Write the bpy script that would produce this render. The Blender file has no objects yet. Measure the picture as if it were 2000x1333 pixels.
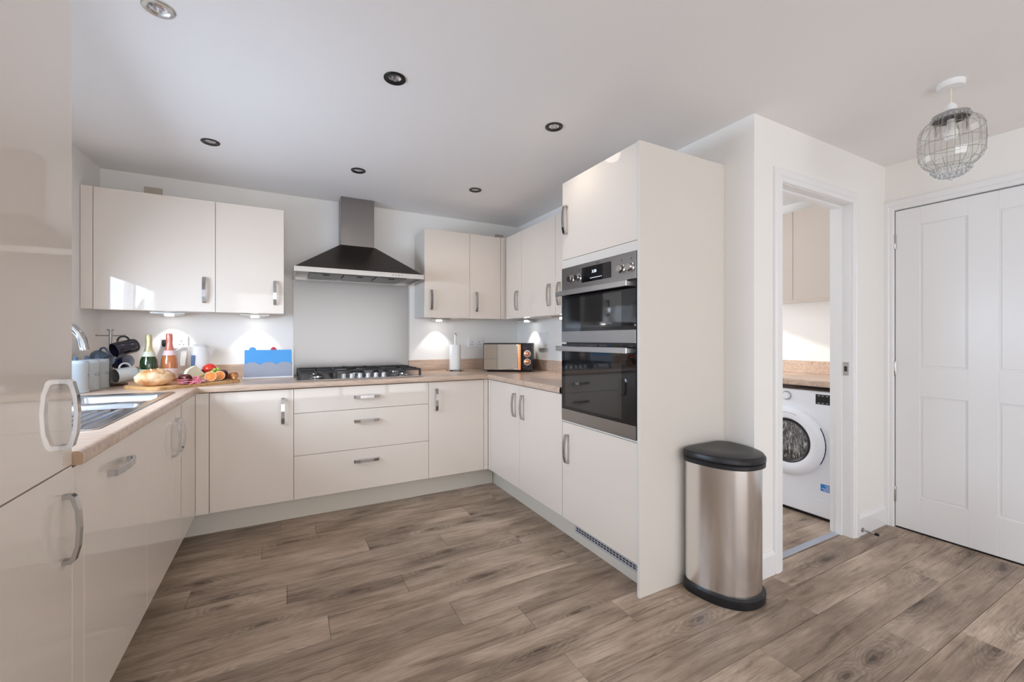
import bpy, bmesh, math, random
from mathutils import Vector, Matrix
C = bpy.context.scene.collection
PI = math.pi
random.seed(7)

# ------------------------------------------------------------------ camera, world, lights, exposure
cam_d = bpy.data.cameras.new('camera'); cam = bpy.data.objects.new('camera', cam_d); C.objects.link(cam)
cam_d.sensor_width = 36.0; cam_d.lens = 822.7/2000*36
cam_d.shift_y = -4.35/2000; cam_d.clip_start = 0.05
cam.location = (0, 0, 1.1965); cam.rotation_euler = (PI/2, 0, -math.radians(28.1289))
bpy.context.scene.camera = cam

vs = bpy.context.scene.view_settings
vs.view_transform = 'Standard'; vs.look = 'None'; vs.gamma = 1; vs.use_curve_mapping = False
vs.exposure = -0.08
w = bpy.data.worlds.new('world'); bpy.context.scene.world = w; w.use_nodes = True
w.node_tree.nodes['Background'].inputs[0].default_value = (0.62, 0.78, 1.0, 1)
w.node_tree.nodes['Background'].inputs[1].default_value = 1.0

def area(name, loc, rot, sx, sy, power, col):
    d = bpy.data.lights.new(name, 'AREA'); d.shape = 'RECTANGLE'; d.size = sx; d.size_y = sy
    d.energy = power; d.color = col
    o = bpy.data.objects.new(name, d); C.objects.link(o); o.location = loc; o.rotation_euler = rot
    return o
# daylight outside the sink window (left wall), the unseen patio doors reconstructed behind the camera, and the far utility room window
area('daylight_sink_window', (-1.30, 2.25, 1.40), (0, -math.radians(62), 0), 0.66, 1.30, 64, (0.67, 0.815, 1.0))
area('daylight_patio_doors', (0.95, -3.00, 1.06), (PI/2, 0, 0), 3.5, 2.05, 84, (1.0, 0.965, 0.93))
area('added_side_daylight', (-1.32, -1.2, 1.6), (0, -math.radians(66), 0), 1.2, 1.6, 30, (0.82, 0.90, 1.0))  # unseen window added beside the camera for its cool light
area('daylight_utility_window', (2.85, 4.05, 1.55), (-PI/2, 0, 0), 0.9, 0.9, 52, (0.84, 0.91, 1.0))
sun_d = bpy.data.lights.new('sun', 'SUN'); sun_d.energy = 3.0; sun_d.angle = math.radians(1.2); sun_d.color = (1, .95, .88)
sun = bpy.data.objects.new('sun', sun_d); C.objects.link(sun)
sun.rotation_euler = Vector((.45, -1, -.36)).to_track_quat('-Z', 'Y').to_euler()
bpy.context.scene.cycles.diffuse_bounces = 8; bpy.context.scene.cycles.max_bounces = 16

# ------------------------------------------------------------------ helpers
def xf_id(p): return p
class MB:
    """collects closed pieces into one bmesh; T maps every point to world"""
    def __init__(s, T=None): s.bm = bmesh.new(); s.T = T or xf_id; s.smooth = False
    def _take(s, b):
        for v in b.verts: v.co = Vector(s.T(v.co))
        bmesh.ops.recalc_face_normals(b, faces=b.faces)
        me = bpy.data.meshes.new('t'); b.to_mesh(me); b.free(); s.bm.from_mesh(me); bpy.data.meshes.remove(me)
    def box(s, x0, x1, y0, y1, z0, z1, bev=0.0, seg=1, M=None):
        b = bmesh.new(); bmesh.ops.create_cube(b, size=1)
        for v in b.verts:
            v.co = Vector(((x0+x1)/2+v.co.x*(x1-x0), (y0+y1)/2+v.co.y*(y1-y0), (z0+z1)/2+v.co.z*(z1-z0)))
        if bev: bmesh.ops.bevel(b, geom=list(b.edges), offset=bev, segments=seg, affect='EDGES', profile=0.5)
        if M is not None: bmesh.ops.transform(b, matrix=M, verts=b.verts)
        s._take(b); return s
    def lathe(s, prof, n=24, M=None, cap=True):
        b = bmesh.new(); rings = []
        for r, z in prof:
            if r < 1e-6: rings.append([b.verts.new((0, 0, z))])
            else: rings.append([b.verts.new((r*math.cos(2*PI*i/n), r*math.sin(2*PI*i/n), z)) for i in range(n)])
        for a, c in zip(rings, rings[1:]):
            for i in range(n):
                j = (i+1) % n
                if len(a) == 1 and len(c) == 1: continue
                if len(a) == 1: b.faces.new((a[0], c[i], c[j]))
                elif len(c) == 1: b.faces.new((a[i], c[0], a[j]))
                else: b.faces.new((a[i], c[i], c[j], a[j]))
        if cap:
            for R in (rings[0], rings[-1]):
                if len(R) > 2: b.faces.new(R)
        if M is not None: bmesh.ops.transform(b, matrix=M, verts=b.verts)
        s._take(b); return s
    def tube(s, pts, r, n=10, closed=False):
        pts = [Vector(p) for p in pts]; b = bmesh.new(); rings = []; N = len(pts)
        rs = r if isinstance(r, (list, tuple)) else [r]*N
        ref = None
        for i, p in enumerate(pts):
            if closed: t = pts[(i+1) % N]-pts[i-1]
            else: t = pts[min(i+1, N-1)]-pts[max(i-1, 0)]
            t.normalize()
            if ref is None: ref = t.orthogonal().normalized()
            ref = (ref - t*ref.dot(t)).normalized(); q = t.cross(ref)
            rings.append([b.verts.new(p+rs[i]*(math.cos(2*PI*k/n)*ref+math.sin(2*PI*k/n)*q)) for k in range(n)])
        M2 = N if closed else N-1
        for i in range(M2):
            A, B2 = rings[i], rings[(i+1) % N]
            for k in range(n): b.faces.new((A[k], B2[k], B2[(k+1) % n], A[(k+1) % n]))
        if not closed: b.faces.new(rings[0]); b.faces.new(rings[-1])
        s._take(b); return s
    def prism(s, poly, z0, z1, M=None, bev=0):
        b = bmesh.new(); lo = [b.verts.new((x, y, z0)) for x, y in poly]; hi = [b.verts.new((x, y, z1)) for x, y in poly]
        b.faces.new(lo); b.faces.new(hi); n = len(poly)
        for i in range(n): b.faces.new((lo[i], lo[(i+1) % n], hi[(i+1) % n], hi[i]))
        if bev: bmesh.ops.bevel(b, geom=[e for e in b.edges if abs(e.verts[0].co.z-e.verts[1].co.z) < 1e-6], offset=bev, segments=2, affect='EDGES', profile=.5)
        if M is not None: bmesh.ops.transform(b, matrix=M, verts=b.verts)
        s._take(b); return s
    def loft(s, rings, caps=True):
        b = bmesh.new(); R = [[b.verts.new(p) for p in r] for r in rings]; n = len(R[0])
        for a, c in zip(R, R[1:]):
            for i in range(n): b.faces.new((a[i], a[(i+1) % n], c[(i+1) % n], c[i]))
        if caps: b.faces.new(R[0]); b.faces.new(R[-1])
        s._take(b); return s
    def blob(s, c, r, sub=2, noise=0.0, M=None, seed=0, freq=9):
        b = bmesh.new(); bmesh.ops.create_icosphere(b, subdivisions=sub, radius=1)
        rr = r if isinstance(r, (tuple, list)) else (r, r, r)
        from mathutils import noise as nz
        for v in b.verts:
            k = 1+noise*nz.noise(v.co*freq/4+Vector((seed, seed*1.7, 3)))
            v.co = Vector((v.co.x*rr[0]*k, v.co.y*rr[1]*k, v.co.z*rr[2]*k))
        if M is not None: bmesh.ops.transform(b, matrix=M, verts=b.verts)
        for v in b.verts: v.co += Vector(c)
        s._take(b); return s

def rootloc(p):
    v = Vector((0, 0, 0))
    while p is not None: v += p.location; p = p.parent
    return v
def obj(name, mb, mat, parent=None, smooth=False, label=None):
    me = bpy.data.meshes.new(name); mb.bm.to_mesh(me); mb.bm.free()
    o = bpy.data.objects.new(name, me); C.objects.link(o)
    if isinstance(mat, (list, tuple)):
        for m in mat: me.materials.append(m)
    elif mat: me.materials.append(mat)
    if parent is not None:
        o.parent = parent; me.transform(Matrix.Translation(-rootloc(parent)))
    if smooth:
        me.shade_smooth(); me.set_sharp_from_angle(angle=math.radians(35 if smooth is True else smooth))
    if label: o['label'] = label
    return o
def thing(name, label, cat, loc=(0, 0, 0), group=None):
    o = bpy.data.objects.new(name, None); C.objects.link(o); o.location = loc; o.empty_display_size = 0.05
    o['label'] = label; o['category'] = cat
    if group: o['group'] = group
    return o
def solo(name, mb, mat, label, cat, group=None, smooth=False):
    o = obj(name, mb, mat, None, smooth)
    # origin to the base
    me = o.data; xs = [v.co for v in me.vertices]
    c = Vector(((min(v.x for v in xs)+max(v.x for v in xs))/2, (min(v.y for v in xs)+max(v.y for v in xs))/2, min(v.z for v in xs)))
    me.transform(Matrix.Translation(-c)); o.location = c
    o['label'] = label; o['category'] = cat
    if group: o['group'] = group
    return o
def struct(name, mb, mat, parent=None, smooth=False):
    o = obj(name, mb, mat, parent, smooth)
    if parent is None: o['kind'] = 'structure'
    return o
def text(name, body, size, mat, M, parent, depth=0.0004):
    cu = bpy.data.curves.new(name, 'FONT'); cu.body = body; cu.size = size; cu.align_x = 'CENTER'; cu.align_y = 'CENTER'; cu.extrude = depth
    cu.resolution_u = 2
    t = bpy.data.objects.new('tmp', cu); C.objects.link(t)
    me = bpy.data.meshes.new_from_object(t); bpy.data.objects.remove(t)
    me.transform(M); me.materials.append(mat)
    o = bpy.data.objects.new(name, me); C.objects.link(o)
    if parent is not None: o.parent = parent; me.transform(Matrix.Translation(-rootloc(parent)))
    return o
def basis(origin, ex, ey, ez):
    m = Matrix.Identity(4)
    for i in range(3):
        m[i][0] = ex[i]; m[i][1] = ey[i]; m[i][2] = ez[i]; m[i][3] = origin[i]
    return m
def align_z(origin, d, up=(0, 0, 1)):
    ez = Vector(d).normalized(); ey = Vector(up)-ez*Vector(up).dot(ez); ey.normalize(); ex = ey.cross(ez)
    return basis(origin, ex, ey, ez)

# ------------------------------------------------------------------ materials
def mat(name, col, rough=0.5, metal=0.0, coat=0.0, trans=0.0, ior=1.45, emit=0, spec=None, sss=0):
    m = bpy.data.materials.new(name); m.use_nodes = True; b = m.node_tree.nodes['Principled BSDF']
    b.inputs['Base Color'].default_value = (*col, 1); b.inputs['Roughness'].default_value = rough
    b.inputs['Metallic'].default_value = metal; b.inputs['Coat Weight'].default_value = coat
    b.inputs['Coat Roughness'].default_value = 0.03
    b.inputs['Transmission Weight'].default_value = trans; b.inputs['IOR'].default_value = ior
    if spec is not None: b.inputs['Specular IOR Level'].default_value = spec
    if emit: b.inputs['Emission Color'].default_value = (*col, 1); b.inputs['Emission Strength'].default_value = emit
    if sss: b.inputs['Subsurface Weight'].default_value = sss; b.inputs['Subsurface Scale'].default_value = 0.01
    return m
def bsdf(m): return m.node_tree.nodes['Principled BSDF']
def nn(m, t, **k):
    n = m.node_tree.nodes.new(t)
    for a, v in k.items(): setattr(n, a, v)
    return n
def lk(m, a, b): m.node_tree.links.new(a, b)
def ramp(m, stops):
    r = nn(m, 'ShaderNodeValToRGB'); e = r.color_ramp.elements
    while len(e) < len(stops): e.new(0.5)
    for i, (p, c) in enumerate(stops): e[i].position = p; e[i].color = (*c, 1)
    return r
def coords(m, scale=(1, 1, 1), kind='Object', rnd=False):
    tc = nn(m, 'ShaderNodeTexCoord'); mp = nn(m, 'ShaderNodeMapping'); mp.inputs['Scale'].default_value = scale
    if rnd:
        oi = nn(m, 'ShaderNodeObjectInfo'); ad = nn(m, 'ShaderNodeVectorMath', operation='ADD'); mu = nn(m, 'ShaderNodeVectorMath', operation='MULTIPLY')
        mu.inputs[1].default_value = (37.0, 91.0, 53.0)
        lk(m, oi.outputs['Random'], mu.inputs[0]); lk(m, tc.outputs[kind], ad.inputs[0]); lk(m, mu.outputs[0], ad.inputs[1]); lk(m, ad.outputs[0], mp.inputs[0])
    else: lk(m, tc.outputs[kind], mp.inputs[0])
    return mp
def noise(m, vec, scale, detail=4, rough=0.55, dist=0.0):
    n = nn(m, 'ShaderNodeTexNoise'); n.inputs['Scale'].default_value = scale; n.inputs['Detail'].default_value = detail
    n.inputs['Roughness'].default_value = rough; n.inputs['Distortion'].default_value = dist; lk(m, vec, n.inputs['Vector']); return n
def mixc(m, fac, a, b, mode='MIX'):
    x = nn(m, 'ShaderNodeMix', data_type='RGBA', blend_type=mode)
    for sock, v in ((x.inputs[0], fac), (x.inputs[6], a), (x.inputs[7], b)):
        if hasattr(v, 'type') or hasattr(v, 'is_linked'): lk(m, v, sock)
        elif isinstance(v, (int, float)): sock.default_value = v
        else: sock.default_value = (*v, 1)
    return x.outputs[2]
def bump(m, h, strength, dist=0.001):
    b = nn(m, 'ShaderNodeBump'); b.inputs['Strength'].default_value = strength; b.inputs['Distance'].default_value = dist
    lk(m, h, b.inputs['Height']); lk(m, b.outputs[0], bsdf(m).inputs['Normal'])

M_wall = mat('wall_paint', (0.85, 0.835, 0.81), 0.65)
nz_ = noise(M_wall, coords(M_wall).outputs[0], 260, 2); bump(M_wall, nz_.outputs[0], 0.06, 0.0006)
M_ceil = mat('ceiling_paint', (0.87, 0.85, 0.84), 0.8)
nz_ = noise(M_ceil, coords(M_ceil).outputs[0], 260, 2); bump(M_ceil, nz_.outputs[0], 0.06, 0.0006)
M_trim = mat('white_satin_trim', (0.82, 0.82, 0.83), 0.28)
M_gloss = mat('gloss_cream_door', (0.77, 0.69, 0.615), 0.4, coat=1.0, ior=1.5, spec=.25)
nz_ = noise(M_gloss, coords(M_gloss).outputs[0], 5, 1); bump(M_gloss, nz_.outputs[0], 0.04, 0.002)
M_cream = mat('cream_panel', (0.70, 0.66, 0.61), 0.42)
M_plinth = mat('cream_plinth', (0.64, 0.60, 0.53), 0.35)
M_shaded_board = mat('shadowed_board', (0.20, 0.16, 0.13), 0.6)  # shade of the door gaps put into the base carcass colour
M_dark = mat('dark_gap', (0.05, 0.04, 0.035), 0.7)
M_chrome = mat('chrome', (0.48, 0.47, 0.47), 0.10, 1.0)
M_black = mat('black_plastic', (0.012, 0.012, 0.014), 0.38)
M_blackgloss = mat('black_glass', (0.005, 0.005, 0.007), 0.03, ior=1.5)
M_iron = mat('cast_iron', (0.02, 0.02, 0.022), 0.45)
M_white = mat('white_plastic', (0.83, 0.83, 0.83), 0.3)
M_enamel = mat('washer_white', (0.86, 0.88, 0.93), 0.22)
M_led = mat('lamp_lens', (1.0, 0.98, 0.94), 0.3, emit=14)
M_lens_off = mat('lamp_glass_off', (0.75, 0.75, 0.78), 0.08, 0.9)

def steel(name, col, rough, sc, bs=0.25):
    m = mat(name, col, rough, 1.0); mp = coords(m, sc); n = noise(m, mp.outputs[0], 60, 3)
    bump(m, n.outputs[0], bs*.4, 0.0002)
    return m
M_steel = steel('brushed_steel', (0.36, 0.345, 0.335), 0.28, (0.3, 0.3, 12))
M_splash = steel('splashback_steel', (0.27, 0.262, 0.26), 0.31, (3, 3, 0.1), 0.0)
M_satin = steel('satin_steel', (0.50, 0.485, 0.47), 0.30, (3, 3, 0.1), 0.02)
M_steelh = steel('hood_steel', (0.27, 0.25, 0.24), 0.30, (0.3, 0.3, 12), 0.12)
M_hooddark = steel('hood_dark_steel', (0.085, 0.072, 0.065), 0.24, (0.5, 0.5, 10), 0.1)
M_bin = steel('bin_steel', (0.82, 0.80, 0.79), 0.22, (6, 6, 0.05), 0.0)
M_sink = mat('sink_steel', (0.52, 0.54, 0.58), 0.2, 1.0)

def wood(name, dark, mid, light, sc=(1.6, 16, 16), rnd=False, rough=0.45, knots=True):
    m = mat(name, mid, rough)
    mp = coords(m, sc, rnd=rnd)
    n1 = noise(m, mp.outputs[0], 1.0, 6, 0.62, 0.6); n2 = noise(m, mp.outputs[0], 6.0, 4, 0.7, 0.2)
    r = ramp(m, [(0.30, dark), (0.48, mid), (0.68, light)]); lk(m, n1.outputs[0], r.inputs[0])
    r2 = ramp(m, [(0.33, (0.62,)*3), (0.55, (1.0,)*3)]); lk(m, n2.outputs[0], r2.inputs[0])
    c = mixc(m, 0.75, r.outputs[0], r2.outputs[0], 'MULTIPLY')
    if knots:
        mp2 = coords(m, (sc[0]*1.4, sc[1]*0.38, sc[2]*0.38), rnd=rnd)
        nd = noise(m, mp2.outputs[0], 1.3, 2)
        ad = nn(m, 'ShaderNodeVectorMath', operation='ADD'); lk(m, mp2.outputs[0], ad.inputs[0]); lk(m, nd.outputs[1], ad.inputs[1])
        v = nn(m, 'ShaderNodeTexVoronoi'); v.inputs['Scale'].default_value = 1.0; lk(m, ad.outputs[0], v.inputs['Vector'])
        r3 = ramp(m, [(0.02, (0.30, 0.27, 0.25)), (0.09, (0.70, 0.68, 0.66)), (0.22, (1, 1, 1))]); lk(m, v.outputs['Distance'], r3.inputs[0])
        c = mixc(m, 0.85, c, r3.outputs[0], 'MULTIPLY')
    if rnd:
        oi = nn(m, 'ShaderNodeObjectInfo'); r4 = ramp(m, [(0.0, (0.80, 0.79, 0.79)), (0.5, (0.98, 0.96, 0.94)), (1.0, (1.14, 1.12, 1.10))]); lk(m, oi.outputs['Random'], r4.inputs[0])
        c = mixc(m, 1.0, c, r4.outputs[0], 'MULTIPLY')
    lk(m, c, bsdf(m).inputs['Base Color']); bump(m, n2.outputs[0], 0.18, 0.0008)
    return m
def math_(m, op, a, b=None, c=None):
    n = nn(m, 'ShaderNodeMath', operation=op)
    for i, v in enumerate((a, b, c)):
        if v is None: continue
        if isinstance(v, (int, float)): n.inputs[i].default_value = v
        else: lk(m, v, n.inputs[i])
    return n.outputs[0]
M_floor = mat('oak_vinyl_plank', (.3, .23, .18), 0.42)
def floor_nodes(m):
    base = noise(m, coords(m, (1.0, 3.2, 1), rnd=True).outputs[0], 2.2, 5, .6, .4)
    r = ramp(m, [(.30, (.22, .16, .118)), (.50, (.39, .30, .23)), (.70, (.56, .45, .362))]); lk(m, base.outputs[0], r.inputs[0]); c = r.outputs[0]
    st = noise(m, coords(m, (1.6, 22, 1), rnd=True).outputs[0], 1.6, 6, .68, .9)
    r2 = ramp(m, [(.34, (.42, .39, .37)), (.46, (.86, .85, .84)), (.60, (1, 1, 1))]); lk(m, st.outputs[0], r2.inputs[0]); c = mixc(m, .85, c, r2.outputs[0], 'MULTIPLY')
    fine = noise(m, coords(m, (5, 150, 1), rnd=True).outputs[0], 1.5, 3, .6)
    r3 = ramp(m, [(.35, (.80, .79, .78)), (.60, (1.06, 1.06, 1.06))]); lk(m, fine.outputs[0], r3.inputs[0]); c = mixc(m, .8, c, r3.outputs[0], 'MULTIPLY')
    # knots with growth rings
    mp = coords(m, (2.3, 7.5, 1), rnd=True); wob = noise(m, mp.outputs[0], 1.7, 3)
    ad = nn(m, 'ShaderNodeVectorMath', operation='MULTIPLY_ADD'); lk(m, wob.outputs[1], ad.inputs[0]); ad.inputs[1].default_value = (.55, .55, .0); lk(m, mp.outputs[0], ad.inputs[2])
    v = nn(m, 'ShaderNodeTexVoronoi'); v.voronoi_dimensions = '2D'; v.inputs['Scale'].default_value = .62; lk(m, ad.outputs[0], v.inputs['Vector'])
    d = v.outputs['Distance']
    ring = math_(m, 'SINE', math_(m, 'MULTIPLY', math_(m, 'POWER', d, .75), 95.0))
    near = nn(m, 'ShaderNodeMapRange'); near.inputs['From Min'].default_value = .06; near.inputs['From Max'].default_value = .42; near.inputs['To Min'].default_value = .34; near.inputs['To Max'].default_value = 0.0; lk(m, d, near.inputs['Value'])
    k = math_(m, 'SUBTRACT', 1.0, math_(m, 'MULTIPLY', math_(m, 'MULTIPLY_ADD', ring, .5, .5), near.outputs[0]))
    cc = nn(m, 'ShaderNodeCombineXYZ'); [lk(m, k, cc.inputs[i]) for i in range(3)]
    c = mixc(m, 1.0, c, cc.outputs[0], 'MULTIPLY')
    r4 = ramp(m, [(.018, (.26, .22, .20)), (.055, (.62, .59, .57)), (.13, (1, 1, 1))]); lk(m, d, r4.inputs[0]); c = mixc(m, .9, c, r4.outputs[0], 'MULTIPLY')
    oi = nn(m, 'ShaderNodeObjectInfo'); r5 = ramp(m, [(0.0, (.84, .82, .81)), (0.5, (1.0, .98, .96)), (1.0, (1.13, 1.12, 1.11))]); lk(m, oi.outputs['Random'], r5.inputs[0]); c = mixc(m, 1.0, c, r5.outputs[0], 'MULTIPLY')
    lk(m, c, bsdf(m).inputs['Base Color']); bump(m, fine.outputs[0], .12, .0006)
floor_nodes(M_floor)
M_worktop = wood('pale_oak_laminate', (0.54, 0.39, 0.29), (0.61, 0.45, 0.345), (0.66, 0.505, 0.40), (1.2, 9, 9), False, 0.30, False)
M_board = wood('beech_board', (0.50, 0.25, 0.09), (0.66, 0.37, 0.15), (0.78, 0.50, 0.24), (8, 30, 30), False, 0.45, False)
M_edge = mat('chipboard_edge', (0.42, 0.28, 0.18), 0.6)

def glassmix(name, tint=(1, 1, 1), fac=0.12):
    m = bpy.data.materials.new(name); m.use_nodes = True; nt = m.node_tree; nt.nodes.clear()
    o = nt.nodes.new('ShaderNodeOutputMaterial'); t = nt.nodes.new('ShaderNodeBsdfTransparent'); g = nt.nodes.new('ShaderNodeBsdfGlossy')
    g.inputs['Roughness'].default_value = 0.02; t.inputs[0].default_value = (*tint, 1)
    f = nt.nodes.new('ShaderNodeLayerWeight'); f.inputs[0].default_value = 0.5
    pw = nt.nodes.new('ShaderNodeMath'); pw.operation = 'POWER'; pw.inputs[1].default_value = 4.0; nt.links.new(f.outputs['Facing'], pw.inputs[0])
    ml = nt.nodes.new('ShaderNodeMath'); ml.operation = 'MULTIPLY'; ml.inputs[1].default_value = 0.6; nt.links.new(pw.outputs[0], ml.inputs[0])
    a = nt.nodes.new('ShaderNodeMath'); a.operation = 'ADD'; a.inputs[1].default_value = fac; nt.links.new(ml.outputs[0], a.inputs[0])
    x = nt.nodes.new('ShaderNodeMixShader'); nt.links.new(a.outputs[0], x.inputs[0]); nt.links.new(t.outputs[0], x.inputs[1]); nt.links.new(g.outputs[0], x.inputs[2]); nt.links.new(x.outputs[0], o.inputs[0])
    return m
M_pane = glassmix('window_glass', (1, 1, 1), 0.04)
M_shade = glassmix('lamp_shade_glass', (0.97, 0.97, 0.96), 0.11)

# ------------------------------------------------------------------ key dimensions
XL, XR, YW, ZC = -1.075, 2.035, 3.693, 2.311
XLF, YF, XRF = -0.478, 3.086, 1.433          # base door faces
YU, XRU = 3.386, 1.739                        # wall unit door faces
ZT, ZWB, ZDT, ZP = 0.911, 0.875, 0.870, 0.146
ZUB, ZUT = 1.376, 2.106
XRR, YD = 3.421, 1.270                        # hall door wall, utility doorway wall
YBK = -2.80
XUR, YUB = 3.68, 3.90                         # utility room far side, back

# ------------------------------------------------------------------ room shell
struct('wall_back', MB().box(XL-.12, XR+.10, YW, YW+.12, 0, ZC), M_wall)
# left wall with window openings
wl = MB()
wy0, wy1, wz0, wz1 = 1.60, 2.90, 1.05, 2.08
sy0, sy1, sz0, sz1 = -2.0, -0.4, 0.9, 2.1
wl.box(XL-.12, XL, wy1, YW, 0, ZC).box(XL-.12, XL, sy1, wy0, 0, ZC).box(XL-.12, XL, YBK-.12, sy0, 0, ZC)
wl.box(XL-.12, XL, wy0, wy1, 0, wz0).box(XL-.12, XL, wy0, wy1, wz1, ZC)
wl.box(XL-.12, XL, sy0, sy1, 0, sz0).box(XL-.12, XL, sy0, sy1, sz1, ZC)
struct('wall_left', wl, M_wall)
struct('wall_divider', MB().box(XR, XR+.10, YD, YW, 0, ZC), M_wall)
DX0, DX1, DZ = 2.262, 2.985, 2.005            # utility doorway opening
dw = MB().box(XR+.10, DX0-.03, YD, YD+.11, 0, ZC).box(DX1+.03, XUR, YD, YD+.11, 0, ZC).box(DX0-.03, DX1+.03, YD, YD+.11, DZ+.03, ZC)
struct('wall_utility_doorway', dw, M_wall)
HY0, HY1, HZ = 0.452, 1.215, 2.009            # hall door opening
pa0, pa1, pz1 = -0.85, 2.75, 2.12
rw = MB().box(XRR, XRR+.12, HY1+.02, YD, 0, ZC).box(XRR, XRR+.12, YBK-.12, HY0-.02, 0, ZC).box(XRR, XRR+.12, HY0-.02, HY1+.02, HZ+.02, ZC)
struct('wall_right', rw, M_wall)
fw = MB().box(XL-.12, pa0, YBK-.12, YBK, 0, ZC).box(pa1, XRR+.12, YBK-.12, YBK, 0, ZC).box(pa0, pa1, YBK-.12, YBK, pz1, ZC)
struct('wall_front', fw, M_wall)
struct('ceiling', MB().box(XL-.12, XUR+.12, YBK-.12, YUB+.12, ZC, ZC+.1), M_ceil)
ur = MB().box(XUR, XUR+.12, YD, YUB, 0, ZC)
struct('wall_utility_right', ur, M_wall)
ub = MB().box(XR+.10, 2.4, YUB, YUB+.12, 0, ZC).box(3.3, XUR+.12, YUB, YUB+.12, 0, ZC).box(2.4, 3.3, YUB, YUB+.12, 0, 1.1).box(2.4, 3.3, YUB, YUB+.12, 2.0, ZC).box(XR, XR+.10, YW, YUB, 0, ZC)
struct('wall_utility_back', ub, M_wall)

# floor: base slab and laid planks
floor = struct('floor', MB().box(XL-.12, XUR+.12, YBK-.12, YUB+.12, -.08, -.0035), M_dark)
PW, PL = 0.1665, 1.22
joint = {1: 1.306, 0: .93, -1: 2.03, -2: 1.61, -3: 2.165, -4: 2.425, 5: .51, 4: .156, 3: .65, 2: .91, 10: .16, 8: .414, 6: 1.22, 7: .82}
def plank(x0, x1, y0, y1):
    g = 0.0006; zt = -0.0004*random.random()
    mb = MB(); h = 0.0033
    x0 += g; x1 -= g; y0 += g; y1 -= g; c = 0.0009
    cx, cy = (x0+x1)/2, (y0+y1)/2
    b = mb.bm
    lo = [b.verts.new((x-cx, y-cy, -h)) for x, y in ((x0, y0), (x1, y0), (x1, y1), (x0, y1))]
    md = [b.verts.new((x-cx, y-cy, zt-c)) for x, y in ((x0, y0), (x1, y0), (x1, y1), (x0, y1))]
    hi = [b.verts.new((x-cx, y-cy, zt)) for x, y in ((x0+c, y0+c), (x1-c, y0+c), (x1-c, y1-c), (x0+c, y1-c))]
    for A, B in ((lo, md), (md, hi)):
        for i in range(4): b.faces.new((A[i], A[(i+1) % 4], B[(i+1) % 4], B[i]))
    b.faces.new(hi)
    me = bpy.data.meshes.new('plank'); b.to_mesh(me); b.free(); me.materials.append(M_floor)
    o = bpy.data.objects.new('plank', me); C.objects.link(o); o.parent = floor; o.location = (cx, cy, 0)
for k in range(-24, 17):
    y0 = 1.152+PW*k; y1 = y0+PW
    if y1 < YBK or y0 > YUB: continue
    y0 = max(y0, YBK); y1 = min(y1, YUB)
    spans = [(XL, XRR)] if y1 < YD+.05 else ([(-.62, 1.60)] if y0 < YF+.1 else []) + [(XR+.1, XUR)]
    if k == 1: spans = [(-.62, XUR)]
    if k == 0: spans = [(XL, XRR)]
    for a, bb in spans:
        j = joint.get(k, random.uniform(0, PL)); 
        while j > a: j -= PL
        x = j
        while x < bb:
            s, e = max(x, a), min(x+PL, bb)
            if e-s > 0.02: plank(s, e, y0, y1)
            x += PL

# skirting boards (with a chamfered top)
def skirt(name, x0, y0, x1, y1, nx, ny, h=.12, t=.015):
    d = Vector((x1-x0, y1-y0, 0)); L = d.length; d.normalize(); n = Vector((nx, ny, 0))
    prof = [(0, 0), (t, 0), (t, h-.018), (t-.005, h-.006), (t-.009, h), (0, h)]
    r = [[Vector((x0, y0, 0))+d*s+n*p+Vector((0, 0, z)) for p, z in prof] for s in (0, L)]
    struct(name, MB().loft(r), M_trim)
skirt('baseboard_doorway_left', XR+.0, YD, 2.186, YD, 0, -1)
skirt('baseboard_doorway_right', 3.055, YD, XRR-.016, YD, 0, -1)
skirt('baseboard_box', XR, YD-.015, XR, 1.412, -1, 0)
skirt('baseboard_right', XRR, YBK, XRR, HY0-.10, -1, 0)
skirt('baseboard_front', pa1+.04, YBK, XRR-.02, YBK, 0, 1)
skirt('baseboard_left', XL, YBK+.02, XL, 0.84, 1, 0)

# utility doorway: lining, stops and moulded architrave
lin = MB().box(DX0-.03, DX0, YD-.001, YD+.111, 0, DZ+.03).box(DX1, DX1+.03, YD-.001, YD+.111, 0, DZ+.03).box(DX0, DX1, YD-.001, YD+.111, DZ, DZ+.03)
lin.box(DX0, DX0+.012, YD+.045, YD+.075, 0, DZ-.012).box(DX1-.012, DX1, YD+.045, YD+.075, 0, DZ-.012).box(DX0, DX1, YD+.045, YD+.075, DZ-.012, DZ)
t_lin = struct('trim_1', lin, M_trim)
def architrave(name, x0, x1, zt, y, T, wdt=.068):
    # x0,x1 inner edges; stepped profile, u along the wall, p out of the wall
    m = MB(T)
    prof = [(0.000, 0), (0.000, .010), (.006, .014), (.022, .014), (.028, .019), (.058, .019), (wdt-.004, .015), (wdt, .010), (wdt, 0)]
    path = [(x0, 0, -1, 0), (x0, zt, -1, 1), (x1, zt, 1, 1), (x1, 0, 1, 0)]
    rings = [[(x+du*s, p, z+dz*s) for s, p in prof] for x, z, du, dz in path]
    for a, c in zip(rings, rings[1:]): m.loft([a, c])
    return struct(name, m, M_trim, None)
architrave('trim_2', DX0+.004-.008, DX1+.004, DZ+.004, 0, lambda c: (c[0], YD-c[1], c[2]))
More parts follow.
